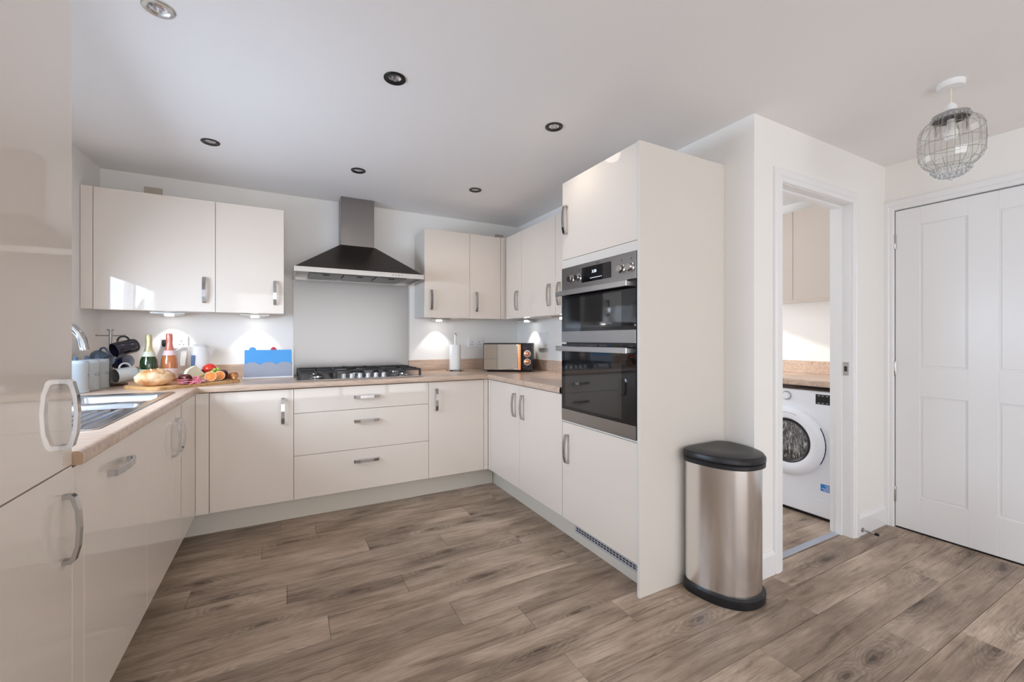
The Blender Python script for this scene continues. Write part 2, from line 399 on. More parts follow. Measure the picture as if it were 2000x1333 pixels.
# brass-free steel latch plate on the right jamb, aluminium threshold
st = MB().box(DX1-.0135, DX1-.012+.001, YD+.042-.012, YD+.043+.03, .975, 1.055)
o = obj('strike_plate', MB().box(DX1-.0015, DX1+.001, YD+.012, YD+.040, .975, 1.055), M_chrome, t_lin)
o = obj('latch_hole', MB().box(DX1-.0022, DX1+.001, YD+.019, YD+.034, .998, 1.030), M_dark, t_lin)
M_alu = mat('satin_aluminium', (0.62, 0.66, 0.74), 0.35, 0.9)
struct('trim_3', MB().box(DX0+.0, DX1-.0, YD+.055, YD+.095, 0.0, .005, .002), M_alu)

# hall door in the right wall
Trr = lambda c: (XRR-c[1], c[0], c[2])        # u = y, p toward room
architrave('trim_4', HY0-.004, HY1+.004, HZ+.004, 0, Trr, .05)
lin2 = MB().box(XRR-.001, XRR+.12, HY1+.004, HY1+.02, 0, HZ+.02).box(XRR-.001, XRR+.12, HY0-.02, HY0-.004, 0, HZ+.02).box(XRR-.001, XRR+.12, HY0-.02, HY1+.02, HZ+.004, HZ+.02)
struct('trim_5', lin2, M_trim)
struct('wall_hall', MB().box(XRR+.45, XRR+.5, HY0-.4, HY1+.1, 0, ZC), M_wall)
# leaf: recessed ladder-free panelled door built as grid with sunk panels
door = struct('door_1', MB(Trr).box(HY0, HY1, -.036, -.006, .008, HZ-.002), M_trim)
def stile(u0, u1, z0, z1): obj('door_rail', MB(Trr).box(u0, u1, -.0065, .000, z0, z1, .0015), M_trim, door)
P_u = [(0.569, 0.774), (0.892, 1.097)]; P_z = [(.222, .842), (1.020, 1.900)]
stile(HY0, P_u[0][0], .008, HZ-.002); stile(P_u[0][1], P_u[1][0], .008, HZ-.002); stile(P_u[1][1], HY1, .008, HZ-.002)
for a, c in P_u:
    stile(a, c, .008, P_z[0][0]); stile(a, c, P_z[0][1], P_z[1][0]); stile(a, c, P_z[1][1], HZ-.002)
for a, c in P_u:
    for d, e in P_z: obj('door_panel', MB(Trr).box(a+.010, c-.010, -.0065, -.0035, d+.010, e-.010, .002), M_trim, door)
for z in (1.814, 1.011, .211):
    h = obj('hinge', MB(Trr).box(HY1-.004, HY1+.018, -.001, .004, z-.045, z+.045, .001), M_chrome, door)
    obj('hinge_knuckle', MB(lambda c: (XRR-.006+c[0]*1, HY1+.002+c[1], z+c[2])).lathe([(0, -.048), (.004, -.048), (.0055, -.044), (.0055, .044), (.004, .048), (0, .048)], 10), M_chrome, h, True)

# windows (sink window and unseen side window added for light in left wall, reconstructed patio doors behind the camera, utility window)
def window(name, T, u0, u1, z0, z1, nu, depth=.12, door_bar=False):
    f = MB(T); e = .05
    f.box(u0, u1, -.09, -.03, z0, z0+e).box(u0, u1, -.09, -.03, z1-e, z1).box(u0, u0+e, -.09, -.03, z0+e, z1-e).box(u1-e, u1, -.09, -.03, z0+e, z1-e)
    for i in range(1, nu):
        u = u0+(u1-u0)*i/nu; f.box(u-.035, u+.035, -.09, -.03, z0+e, z1-e)
    w_ = struct(name, f, M_white)
    for i in range(nu):
        a = u0+(u1-u0)*i/nu; b = u0+(u1-u0)*(i+1)/nu
        obj('pane', MB(T).box(a+.035, b-.035, -.062, -.058, z0+.04, z1-.04), M_pane, w_)
    return w_
TL = lambda c: (XL+c[1], c[0], c[2])
window('window_1', TL, wy0, wy1, wz0, wz1, 2)
window('window_added_side', TL, sy0, sy1, sz0, sz1, 2)
window('window_3', lambda c: (c[0], YBK+c[1], c[2]), pa0, pa1, 0.01, pz1, 4)
window('window_4', lambda c: (c[0], YUB-c[1], c[2]), 2.4, 3.3, 1.1, 2.0, 1)
struct('trim_6', MB().box(XL-.03, XL+.025, wy0-.02, wy1+.02, wz0-.022, wz0, .004), M_trim)
M_blind = mat('blind_fabric', (0.72, 0.70, 0.66), 0.9)
bl = thing('roller_blind', 'pale fabric roller blind half down over the sink window', 'blind', (XL-.01, (wy0+wy1)/2, 1.64))
obj('fabric', MB().box(XL-.014, XL-.010, wy0+.01, wy1-.01, 1.65, wz1-.05), M_blind, bl)
obj('roller', MB(lambda c: (XL-.016+c[0], c[2], wz1-.028+c[1])).lathe([(0, wy0+.01), (.02, wy0+.01), (.02, wy1-.01), (0, wy1-.01)], 16), M_blind, bl, True)
obj('bottom_bar', MB().box(XL-.018, XL-.006, wy0+.01, wy1-.01, 1.635, 1.652, .003), M_white, bl)

# ------------------------------------------------------------------ kitchen cabinets
# run frames: u along the run, p = distance out of the door face toward the room
TB = lambda plane: (lambda c: (c[0], plane-c[1], c[2]))
TR = lambda plane: (lambda c: (plane-c[1], c[0], c[2]))
TLf = lambda plane: (lambda c: (plane+c[1], c[0], c[2]))
DTH = .019
def handle(T, u, z, parent, horiz=False, L=.168):
    # strap bow handle: square feet and a flat bar bowed outward; s along, p out, q across
    prof = [(-.084, 0), (-.084, .017), (-.078, .0235), (-.045, .031), (0, .0335), (.045, .031), (.078, .0235), (.084, .017), (.084, 0)]
    inner = [(-.074, 0), (-.074, .0115), (-.071, .0155), (-.043, .0235), (0, .026), (.043, .0235), (.071, .0155), (.074, .0115), (.074, 0)]
    m = MB(T); k = L/.168; W = .0095
    for i in range(len(prof)-1):
        q = [prof[i], prof[i+1], inner[i+1], inner[i]]
        rings = []
        for wv in (-W, W):
            rings.append([((u+s*k, p, z+wv) if horiz else (u+wv, p, z+s*k)) for s, p in q])
        m.loft(rings)
    bmesh.ops.remove_doubles(m.bm, verts=m.bm.verts, dist=1e-5)
    # drop the internal walls
    dup = {}
    for f in m.bm.faces:
        key = tuple(sorted(v.index for v in f.verts))
    m.bm.verts.index_update()
    for f in m.bm.faces: dup.setdefault(tuple(sorted(v.index for v in f.verts)), []).append(f)
    bmesh.ops.delete(m.bm, geom=[f for fs in dup.values() if len(fs) > 1 for f in fs], context='FACES_ONLY')
    bmesh.ops.recalc_face_normals(m.bm, faces=m.bm.faces)
    return obj('handle', m, M_chrome, parent)
def slab(name, T, u0, u1, z0, z1, parent, gap=.0013, material=None):
    return obj(name, MB(T).box(u0+gap, u1-gap, -DTH, 0, z0+gap, z1-gap, .0007, 1), material or M_gloss, parent)
def carcass(T, u0, u1, z0, z1, depth, parent, material=None):
    return obj('carcass', MB(T).box(u0+.0005, u1-.0005, -depth, -DTH-.002, z0, z1), material or M_cream, parent)
def unit(name, label, T, u0, u1, z0, z1, depth, group=None):
    p = T((u0*.5+u1*.5, -.2, z0))
    r = thing(name, label, 'cabinet', p, group)
    carcass(T, u0, u1, z0, z1, depth, r, M_shaded_board if z0 < .3 else None)
    return r

# back run (faces the camera)
Tb = TB(YF); BD = YW-YF-.004
bx = [-.478, -.411, .040, .940, 1.392, XRF-.0]
zc_ = ZWB-.002
r = unit('base_cabinet', 'cream gloss base cabinet left of the drawers, handle at its top right', Tb, bx[1], bx[2], ZP, zc_, BD)
d = slab('door', Tb, bx[1], bx[2], ZP, ZDT, r); handle(Tb, -.022, .733, d)
r = unit('drawer_cabinet', 'wide cream gloss unit of three drawers under the gas hob', Tb, bx[2], bx[3], ZP, zc_, BD)
for z0, z1, hz in ((.708, ZDT, .793), (.430, .708, .626), (ZP, .430, .348)):
    d = slab('drawer', Tb, bx[2], bx[3], z0, z1, r); handle(Tb, .494, hz, d, True)
r = unit('base_cabinet', 'cream gloss base cabinet right of the drawers, handle at its top left', Tb, bx[3], bx[4], ZP, zc_, BD)
d = slab('door', Tb, bx[3], bx[4], ZP, ZDT, r); handle(Tb, .998, .735, d)
solo('corner_post', MB(Tb).box(bx[4]+.0015, XRF-.003, -DTH, 0, ZP, ZDT), M_gloss, 'narrow cream filler strip in the right inner corner of the base units', 'filler panel')
solo('corner_post', MB(Tb).box(XLF+.001, bx[1]-.0015, -DTH, 0, ZP, ZDT), M_gloss, 'narrow cream filler strip in the left inner corner under the worktop', 'filler panel')

# right run (faces left)
Tr = TR(XRF); RD = XR-XRF-.004
r = unit('base_cabinet', 'cream gloss two-door base cabinet between the corner and the oven tower', Tr, 2.053, 3.040, ZP, zc_, RD)
d = slab('door', Tr, 2.569, 3.040, ZP, ZDT, r); handle(Tr, 2.630, .727, d)
d = slab('door', Tr, 2.053, 2.569, ZP, ZDT, r); handle(Tr, 2.512, .725, d)
solo('corner_post', MB(Tr).box(3.0415, YF-.0005, -DTH, 0, ZP, ZDT), M_gloss, 'slim cream strip closing the corner beside the two-door base cabinet', 'filler panel')

# left run (faces right)
Tl = TLf(XLF); LD = XLF-XL-.004
r = unit('dishwasher_cabinet', 'cream gloss front with horizontal handle, nearest the tall unit', Tl, 1.532, 2.106, ZP, .80, LD)
d = slab('door', Tl, 1.532, 2.106, ZP, ZDT, r, .0006); handle(Tl, 1.790, .788, d, True, .19)
r = unit('sink_cabinet', 'cream gloss cabinet under the sink with an upright handle at its far edge', Tl, 2.106, 2.560, ZP, .68, LD)
d = slab('door', Tl, 2.106, 2.560, ZP, ZDT, r, .0006); handle(Tl, 2.511, .720, d)
r = unit('narrow_cabinet', 'very narrow cream pull-out cabinet beyond the sink cabinet', Tl, 2.560, 2.684, ZP, .68, LD)
d = slab('door', Tl, 2.560, 2.684, ZP, ZDT, r, .0006); handle(Tl, 2.622, .718, d)
r = unit('corner_cabinet', 'blank cream gloss panel cabinet in the left corner, no handle', Tl, 2.684, YF-.002, ZP, .68, LD)
slab('panel', Tl, 2.684, YF-.001, ZP, ZDT, r, .0006)
solo('filler_strip', MB(Tl).box(1.4618, 1.5318, -DTH, 0, ZP, ZDT, .001), M_gloss, 'cream filler strip between tall unit and dishwasher front', 'filler panel')

# tall fridge unit (left foreground)
FY0, FY1 = 0.860, 1.4615
r = thing('tall_cabinet', 'tall cream gloss fridge-freezer housing in the left foreground', 'cabinet', (-.8, 1.16, 0))
carcass(Tl, FY0, FY1, ZP, 2.13, LD, r)
obj('side_panel', MB(Tl).box(FY0-.02, FY0-.001, -LD, 0, 0, 2.13), M_cream, r)
d = slab('door', Tl, FY0, FY1, .8785, 2.13, r, .0012); handle(Tl, 1.401, 1.015, d)
d = slab('door', Tl, FY0, FY1, ZP, .8765, r, .0004); handle(Tl, 1.413, .733, d)

# plinths
solo('plinth', MB().box(-.566, 1.508, 3.161, 3.177, 0, ZP-.002), M_plinth, 'cream plinth board along the floor under the back base units', 'plinth')
pr = thing('plinth', 'cream plinth board under the right units and oven tower, with vent grille', 'plinth', (1.519, 2.3, 0))
obj('board', MB().box(1.511, 1.527, 1.449, 3.160, 0, ZP-.002), M_plinth, pr)
M_grille = mat('grille_grey', (0.55, 0.57, 0.62), 0.4, 0.3)
gr = obj('vent_grille', MB().box(1.5075, 1.511, 1.470, 2.030, .050, .094, .001), M_grille, pr)
for i in range(22):
    y = 1.486+i*.0242
    for z in (.064, .077): 
        if y+.017 < 2.02: obj('slot', MB().box(1.5060, 1.5095, y, y+.017, z, z+.0075), M_dark, gr)
solo('plinth', MB().box(-.585, -.569, FY0, 3.160, 0, ZP-.002), M_plinth, 'cream plinth board under the left run of units', 'plinth')

# oven tower
OY0, OY1 = 1.448, 2.051
r = thing('oven_tower_cabinet', 'tall cream oven housing with doors above and below the double oven', 'cabinet', (1.73, 1.75, 0))
tc = MB(Tr)
tc.box(OY0, OY0+.018, -RD, -DTH-.002, ZP, 2.110).box(OY1-.018, OY1, -RD, -DTH-.002, ZP, 2.110).box(OY0+.018, OY1-.018, -RD, -DTH-.002, 1.610, 2.110).box(OY0+.018, OY1-.018, -RD, -DTH-.002, ZP, .718).box(OY0+.018, OY1-.018, -RD, -RD+.01, .718, 1.610)
obj('carcass', tc, M_cream, r)
obj('side_panel', MB().box(XRF-.003, XR-.001, 1.430, 1.447, 0, 2.112, .001), M_cream, r)
d = slab('door', Tr, OY0, OY1, 1.656, 2.112, r); handle(Tr, 2.006, 1.885, d)
d = slab('door', Tr, OY0, OY1, ZP, .711, r); handle(Tr, 1.994, .561, d)
obj('filler_strip', MB(Tr).box(OY0, OY1, -DTH, -.001, 1.609, 1.655), M_cream, r)
obj('filler_strip', MB(Tr).box(OY0, OY1, -DTH, -.003, .712, .720), M_cream, r)

# wall units, back wall
Tu = TB(YU); UD = YW-YU-.004
r = unit('wall_cabinet', 'widest cream gloss wall cabinet, at the left end of the back wall', Tu, -1.018, -.417, ZUB, ZUT, UD)
d = slab('door', Tu, -1.018, -.417, ZUB-.004, ZUT, r); handle(Tu, -.476, 1.516, d)
r = unit('wall_cabinet', 'cream gloss wall cabinet just left of the extractor hood', Tu, -.417, -.017, ZUB, ZUT, UD)
d = slab('door', Tu, -.417, -.017, ZUB-.004, ZUT, r); handle(Tu, -.073, 1.516, d)
r = unit('wall_cabinet', 'cream gloss wall cabinet just right of the extractor hood', Tu, .996, 1.396, ZUB, ZUT, UD)
d = slab('door', Tu, .996, 1.396, ZUB-.004, ZUT, r); handle(Tu, 1.052, 1.518, d)
r = unit('wall_cabinet', 'narrow cream gloss wall cabinet at the right end of the back wall', Tu, 1.396, 1.700, ZUB, ZUT, UD)
d = slab('door', Tu, 1.396, 1.694, ZUB-.004, ZUT, r); handle(Tu, 1.456, 1.518, d)
solo('filler_strip', MB(Tu).box(XL+.002, -1.0195, -DTH, 0, ZUB, ZUT, .001), M_gloss, 'cream filler strip between the left wall and widest wall cabinet', 'filler panel')
# wall units, right wall
Tur = TR(XRU); URD = XR-XRU-.004
r = unit('wall_cabinet', 'cream gloss corner wall cabinet on the right wall, above the microwave', Tur, 3.085, YU-.03, ZUB, ZUT, URD)
d = slab('door', Tur, 3.085, YU-.022, ZUB-.004, ZUT, r); handle(Tur, 3.150, 1.523, d)
r = unit('wall_cabinet', 'two-door cream gloss wall cabinet on the right wall beside the oven tower', Tur, 2.055, 3.085, ZUB, ZUT, URD)
d = slab('door', Tur, 2.580, 3.085, ZUB-.004, ZUT, r); handle(Tur, 2.648, 1.525, d)
d = slab('door', Tur, 2.055, 2.580, ZUB-.004, ZUT, r); handle(Tur, 2.516, 1.523, d)
solo('filler_strip', MB(Tu).box(1.696, XRU+.018, -DTH, -.001, ZUB, ZUT), M_gloss, 'cream filler strip in the right inner corner of the wall units', 'filler panel')

# ------------------------------------------------------------------ worktop and upstand
def worktop_run(T, u0, u1, depth, name, label, hole=None, ends=None, Tl_=False):
    """front edge postformed: p=0 front, negative p to wall"""
    prof = []
    rr = .012
    for a in range(0, 91, 15): prof.append((-rr+rr*math.sin(math.radians(a)), ZT-rr+rr*math.cos(math.radians(a))))
    for a in range(0, 91, 30): prof.append((-.004+.004*math.cos(math.radians(a)), ZWB+.004-.004*math.sin(math.radians(a))))
    return prof
XWL, YWT, XWR = -.459, 3.064, 1.416
def wt_prof():
    p = []; rr = .013
    for a in range(0, 91, 15): p.append((-rr+rr*math.sin(math.radians(a)), ZT-rr+rr*math.cos(math.radians(a))))
    for a in range(0, 91, 30): p.append((-.004+.004*math.cos(math.radians(a)), ZWB+.004-.004*math.sin(math.radians(a))))
    return p
wt = thing('worktop', 'pale oak-effect laminate worktop running around three sides of the kitchen', 'worktop', (.5, 3.4, ZWB))
pf = wt_prof()
WY0 = 1.4665
SX0, SX1, SY0, SY1 = -.955, -.540, 1.80, 2.80      # sink cut-out
b = MB()
# left run body with sink cut-out
FX = XWL-.013
b.box(XL+.002, SX0, WY0, YW-.002, ZWB, ZT).box(SX1, FX, WY0, YWT+.0, ZWB, ZT).box(SX0, SX1, WY0, SY0, ZWB, ZT).box(SX0, SX1, SY1, YW-.002, ZWB, ZT).box(SX1, FX, YWT, YW-.002, ZWB, ZT)
HX0, HX1, HY0_, HY1_ = .10, .87, 3.20, 3.60
b.box(FX, XWR+.013, YWT+.013, HY0_, ZWB, ZT).box(FX, HX0, HY0_, YW-.002, ZWB, ZT).box(HX1, XWR+.013, HY0_, YW-.002, ZWB, ZT).box(HX0, HX1, HY1_, YW-.002, ZWB, ZT)
b.box(XWR+.013, XR-.002, 2.056, YW-.002, ZWB, ZT)
obj('surface', b, M_worktop, wt)
# rounded nosing following the front edge (mitred at the inner corners)
path = [((XWL, WY0), (1, 0)), ((XWL, YWT), (1, -1)), ((XWR, YWT), (-1, -1)), ((XWR, 2.056), (-1, 0))]
rings = []
for (x, y), (sx, sy) in path: rings.append([(x+sx*p, y+sy*p, z) for p, z in pf] + [(x-sx*.013, y-sy*.013, ZWB), (x-sx*.013, y-sy*.013, ZT)])
m = MB()
for a, c in zip(rings, rings[1:]): m.loft([a, c], caps=False)
obj('front_edge', m, M_worktop, wt, 50)
obj('end_cap', MB().prism([(XWL+p, z) for p, z in pf]+[(XWL-.02, ZWB), (XWL-.02, ZT)], WY0-.0015, WY0, Matrix(((1, 0, 0, 0), (0, 0, 1, 0), (0, 1, 0, 0), (0, 0, 0, 1)))), M_edge, wt)
up = thing('upstand', 'low pale oak-effect upstand along the walls behind the worktop', 'upstand', (.5, 3.68, ZT))
obj('strip', MB().box(XL+.018, .043, YW-.018, YW-.002, ZT, 1.010, .002), M_worktop, up)
obj('strip', MB().box(.942, XR-.018, YW-.018, YW-.002, ZT, 1.010, .002), M_worktop, up)
obj('strip', MB().box(XR-.018, XR-.002, 2.056, YW-.002, ZT, 1.010, .002), M_worktop, up)
obj('strip', MB().box(XL+.002, XL+.018, WY0, YW-.002, ZT, 1.010, .002), M_worktop, up)

# ------------------------------------------------------------------ sink and tap
sk = thing('sink', 'stainless steel inset sink with ribbed drainer in the left worktop', 'sink', (-.75, 2.3, ZT))
sx0, sx1, sy0_, sy1_ = -.985, -.523, 1.770, 2.840
def rrect(x0, x1, y0, y1, r, z, n=5):
    out = []
    for cx, cy, a0 in ((x1-r, y1-r, 0), (x0+r, y1-r, 90), (x0+r, y0+r, 180), (x1-r, y0+r, 270)):
        for i in range(n+1):
            a = math.radians(a0+90*i/n); out.append((cx+r*math.cos(a), cy+r*math.sin(a), z))
    return out
rim = MB()
rim.loft([rrect(sx0, sx1, sy0_, sy1_, .03, ZT+.0005), rrect(sx0, sx1, sy0_, sy1_, .03, ZT+.004), rrect(sx0+.008, sx1-.008, sy0_+.008, sy1_-.008, .026, ZT+.0055), rrect(sx0+.020, sx1-.020, sy0_+.02, sy1_-.02, .02, ZT+.002)], caps=False)
# deck pieces round the bowls
BY = [(2.26, 2.46), (2.49, 2.80)]
dk = ZT+.002
def deck(x0, x1, y0, y1): rim.box(x0, x1, y0, y1, dk-.002, dk)
BX0, BX1 = -.90, -.555
deck(sx0+.02, BX0, sy0_+.02, sy1_-.02); deck(BX1, sx1-.02, sy0_+.02, sy1_-.02)
deck(BX0, BX1, sy0_+.02, BY[0][0]); deck(BX0, BX1, BY[0][1], BY[1][0]); deck(BX0, BX1, BY[1][1], sy1_-.02)
obj('rim', rim, M_sink, sk, True)
for (a, c), dep in zip(BY, (.11, .15)):
    bo = MB(); bo.loft([rrect(BX0, BX1, a, c, .002, dk), rrect(BX0+.006, BX1-.006, a+.006, c-.006, .04, dk-.008), rrect(BX0+.014, BX1-.014, a+.014, c-.014, .05, dk-dep+.02), rrect(BX0+.035, BX1-.035, a+.035, c-.035, .04, dk-dep)], caps=False)
    bo.loft([rrect(BX0+.035, BX1-.035, a+.035, c-.035, .04, dk-dep-.001), rrect(BX0+.035, BX1-.035, a+.035, c-.035, .04, dk-dep)])
    obj('bowl', bo, M_sink, sk, True)
for i in range(9):
    x = -.885+i*.038
    obj('drainer_rib', MB().tube([(x, 1.83, dk-.001), (x, 1.84, dk+.003), (x, 2.20, dk+.003), (x, 2.22, dk-.001)], .0045, 8), M_sink, sk, True)
tp = thing('kitchen_tap', 'chrome swan-neck tap at the sink, partly hidden by the tall unit', 'tap', (-.945, 2.33, dk))
arc = [(-.945, 2.33, dk), (-.945, 2.33, 1.14)]
for i in range(0, 13):
    a = math.radians(180-15*i*1.0)
    if 180-15*i < -8: break
    arc.append((-.835+.110*math.cos(a), 2.325, 1.165+.110*math.sin(a)))
arc.append((-.722, 2.325, 1.150))
obj('spout', MB().tube(arc, .0145, 14), M_chrome, tp, True)
obj('base', MB(lambda c: (c[0]-.945, c[1]+2.33, c[2]+dk)).lathe([(0, 0), (.028, 0), (.028, .012), (.022, .02), (.022, .075), (.016, .085), (0, .085)], 20), M_chrome, tp, True)
obj('lever', MB().tube([(-.945, 2.31, .97), (-.945, 2.25, .985)], .006, 8), M_chrome, tp, True)

# ------------------------------------------------------------------ splashback, hob, hood
solo('splashback', MB().box(.045, .940, YW-.008, YW-.001, ZT+.001, 1.6565), M_splash, 'brushed steel splashback panel on the wall behind the hob', 'splashback')
hb = thing('gas_hob', 'wide steel five-burner gas hob with black pan supports', 'hob', (.49, 3.4, ZT))
hx0, hx1, hy0, hy1 = .055, .918, 3.150, 3.650
obj('base_plate', MB().box(hx0, hx1, hy0, hy1, ZT+.0005, ZT+.007, .002), M_steel, hb)
burn = [(.19, 3.27, .034), (.19, 3.52, .026), (.486, 3.47, .050), (.785, 3.52, .034), (.785, 3.28, .026)]
for x, y, rad in burn:
    bb = obj('burner', MB(lambda c: (c[0]+x, c[1]+y, c[2]+ZT+.007)).lathe([(0, 0), (rad+.018, 0), (rad+.014, .004), (rad+.004, .006), (rad+.004, .018), (rad, .020), (0, .020)], 24), M_chrome, hb, True)
    obj('burner_cap', MB(lambda c: (c[0]+x, c[1]+y, c[2]+ZT+.027)).lathe([(0, 0), (rad, 0), (rad, .004), (rad-.004, .007), (0, .008)], 24), M_iron, bb, True)
def bar(m, x0, y0, x1, y1, z, w=.006, h=.012): 
    d = Vector((x1-x0, y1-y0, 0)); L = d.length; d.normalize(); n = Vector((-d.y, d.x, 0))
    M_ = basis((x0, y0, z), d, n, Vector((0, 0, 1))); m.box(0, L, -w, w, -h, 0, .002, 1, M_)
for x0, x1 in ((.075, .305), (.318, .655), (.668, .898)):
    m = MB(); zt = ZT+.060; y0, y1 = 3.175 if x0 != .318 else 3.29, 3.628
    bar(m, x0, y0, x1, y0, zt); bar(m, x0, y1, x1, y1, zt); bar(m, x0, y0, x0, y1, zt); bar(m, x1, y0, x1, y1, zt)
    cx = (x0+x1)/2
    for (bx_, by_, br) in burn:
        if x0 < bx_ < x1:
            for ang in range(0, 360, 90 if br < .05 else 60):
                a = math.radians(ang); dx, dy = math.cos(a), math.sin(a)
                R = min((x1-bx_)/abs(dx) if abs(dx) > .1 else 9, (by_-y0)/abs(dy) if dy < -.1 else 9, (y1-by_)/dy if dy > .1 else 9, .20)
                bar(m, bx_+dx*.022, by_+dy*.022, bx_+dx*R, by_+dy*R, zt+.004, .004, .010)
    if x0 != .318: bar(m, x0, (y0+y1)/2, x1, (y0+y1)/2, zt)
    for lx in (x0, x1):
        for ly in (y0, y1): m.box(lx-.007, lx+.007, ly-.007, ly+.007, ZT+.006, zt)
    obj('pan_support', m, M_iron, hb)
M_knob = mat('knob_grey', (0.72, 0.72, 0.74), 0.3, 0.4)
for i in range(6):
    x = .356+i*.0556
    k_ = obj('knob', MB(lambda c: (c[0]+x, c[1]+3.205, c[2]+ZT+.007)).lathe([(0, 0), (.019, 0), (.019, .003), (.015, .005), (.0165, .026), (.014, .029), (0, .029)], 20), M_knob, hb, True)
    obj('pointer', MB().box(x-.0025, x+.0025, 3.189, 3.221, ZT+.035, ZT+.040, .001), M_knob, k_)

hd = thing('extractor_hood', 'dark steel chimney extractor hood above the hob', 'extractor hood', (.49, 3.45, 1.655))
hx0, hx1, hf, hb_ = .043, .938, 3.200, YW-.001
z0, z1 = 1.657, 1.691
f = MB()
f.box(hx0, hx1, hf, hf+.012, z0, z1).box(hx0, hx0+.012, hf+.012, hb_, z0, z1).box(hx1-.012, hx1, hf+.012, hb_, z0, z1).box(hx0+.012, hx1-.012, hb_-.012, hb_, z0, z1)
obj('rim_band', f, M_satin, hd)
cx0, cx1, cf = .372, .622, 3.525
zc0 = 1.930
obj('canopy', MB().loft([[(hx0+.004, hf+.004, z1), (hx1-.004, hf+.004, z1), (hx1-.004, hb_, z1), (hx0+.004, hb_, z1)], [(cx0-.004, cf-.006, zc0), (cx1+.004, cf-.006, zc0), (cx1+.004, hb_, zc0), (cx0-.004, hb_, zc0)]]), M_hooddark, hd)
obj('chimney', MB().box(cx0, cx1, cf, hb_, zc0-.005, ZC-.001, .002), M_steelh, hd)
obj('underside', MB().box(hx0+.012, hx1-.012, hf+.012, hb_-.012, z0+.020, z0+.028), M_steelh, hd)
M_mesh = mat('filter_mesh', (0.30, 0.30, 0.30), 0.4, 0.9)
for i in range(3):
    a = hx0+.10+i*.236
    fl = obj('filter', MB().box(a, a+.225, hf+.16, hb_-.06, z0+.010, z0+.020, .003), M_mesh, hd)
    obj('filter_grip', MB().box(a+.09, a+.135, hf+.17, hf+.185, z0+.005, z0+.011, .002), M_black, fl)
for x in (.23, .75): obj('hood_lamp', MB(lambda c: (c[0]+x, c[1]+hf+.085, c[2]+z0+.014)).lathe([(0, 0), (.028, 0), (.032, .004), (.032, .008), (0, .008)], 20), M_black, hd, True)
for i in range(4): obj('button', MB(lambda c: (c[0]+.70+i*.022, c[1]*1+hf, c[2]+z0+.017)).box(-.004, .004, -.002, .002, -.004, .004, .001), M_chrome, hd)

# ------------------------------------------------------------------ double oven
ov = thing('double_oven', 'built-in steel and black glass double oven in the tower', 'oven', (1.6, 1.75, .72))
XO = XRF-.006                                   # front skin plane
To = TR(XO); A0, A1 = OY0+.003, OY1-.003
obj('body', MB(To).box(OY0+.020, OY1-.020, -.54, -.022, .722, 1.606), M_dark, ov)
cp = obj('control_panel', MB(To).box(A0, A1, -.022, 0, 1.478, 1.606, .001), M_steel, ov)
obj('display', MB(To).box(1.620, 1.856, 0, .0015, 1.503, 1.584), M_blackgloss, cp)
M_digit = mat('display_digit', (0.8, 0.9, 1.0), 0.5, emit=1.2)
ey = Vector((0, 0, 1)); exr = Vector((0, -1, 0)); ezr = Vector((-1, 0, 0))
text('display_digits', '3:20', .022, M_digit, basis((XO-.0018, 1.751, 1.553), exr, ey, ezr), cp)
for i in range(7): 
    if i == 0: dm = MB(To)
    dm.box(1.690+i*.014, 1.699+i*.014, .0015, .0019, 1.519, 1.5215)
obj('display_marks', dm, M_digit, cp)
M_ink = mat('dark_print', (0.05, 0.05, 0.05), 0.5)
text('lettering', 'AEG', .014, M_ink, basis((XO-.0003, 1.722, 1.594), exr, ey, ezr), cp)
for y in (1.950, 1.883, 1.545, 1.483):
    k_ = obj('knob', MB(lambda c: (XO-c[2], y+c[0], 1.535+c[1])).lathe([(0, 0), (.024, 0), (.024, .003), (.019, .005), (.018, .020), (.016, .023), (0, .023)], 24), M_chrome, ov, True)
    obj('knob_mark', MB(To).box(y-.002, y+.002, 0, .0006, 1.570, 1.580), M_ink, ov)
M_inner = mat('inner_oven_glass', (.012, .012, .013), .04, ior=1.75)
def oven_door(z0, z1, zg0, zg1, hz):
    dr = obj('door', MB(To).box(A0, A1, -.022, -.002, z0, z1, .001), M_black, ov)
    obj('glass', MB(To).box(A0, A1, -.002, .0, zg0, zg1), M_blackgloss, dr)
    obj('inner_window', MB(To).box(A0+.095, A1-.035, .0, .0004, zg0+.018, zg1-.045), M_inner, dr)
    if zg0-z0 > .01: obj('steel_strip', MB(To).box(A0, A1, -.002, .001, z0, zg0-.001, .0008), M_steel, dr)
    h = obj('handle', MB(To).box(A0+.012, A1-.006, .040, .050, hz-.0145, hz+.0145, .003, 2), M_satin, dr)
    h2 = obj('handle_post', MB(To).box(A0+.02, A0+.042, 0, .040, hz-.010, hz+.010), M_satin, dr)
    h2 = obj('handle_post', MB(To).box(A1-.036, A1-.014, 0, .040, hz-.010, hz+.010), M_satin, dr)
oven_door(1.176, 1.470, 1.240, 1.470, 1.455)
oven_door(.725, 1.166, .790, 1.166, 1.141)

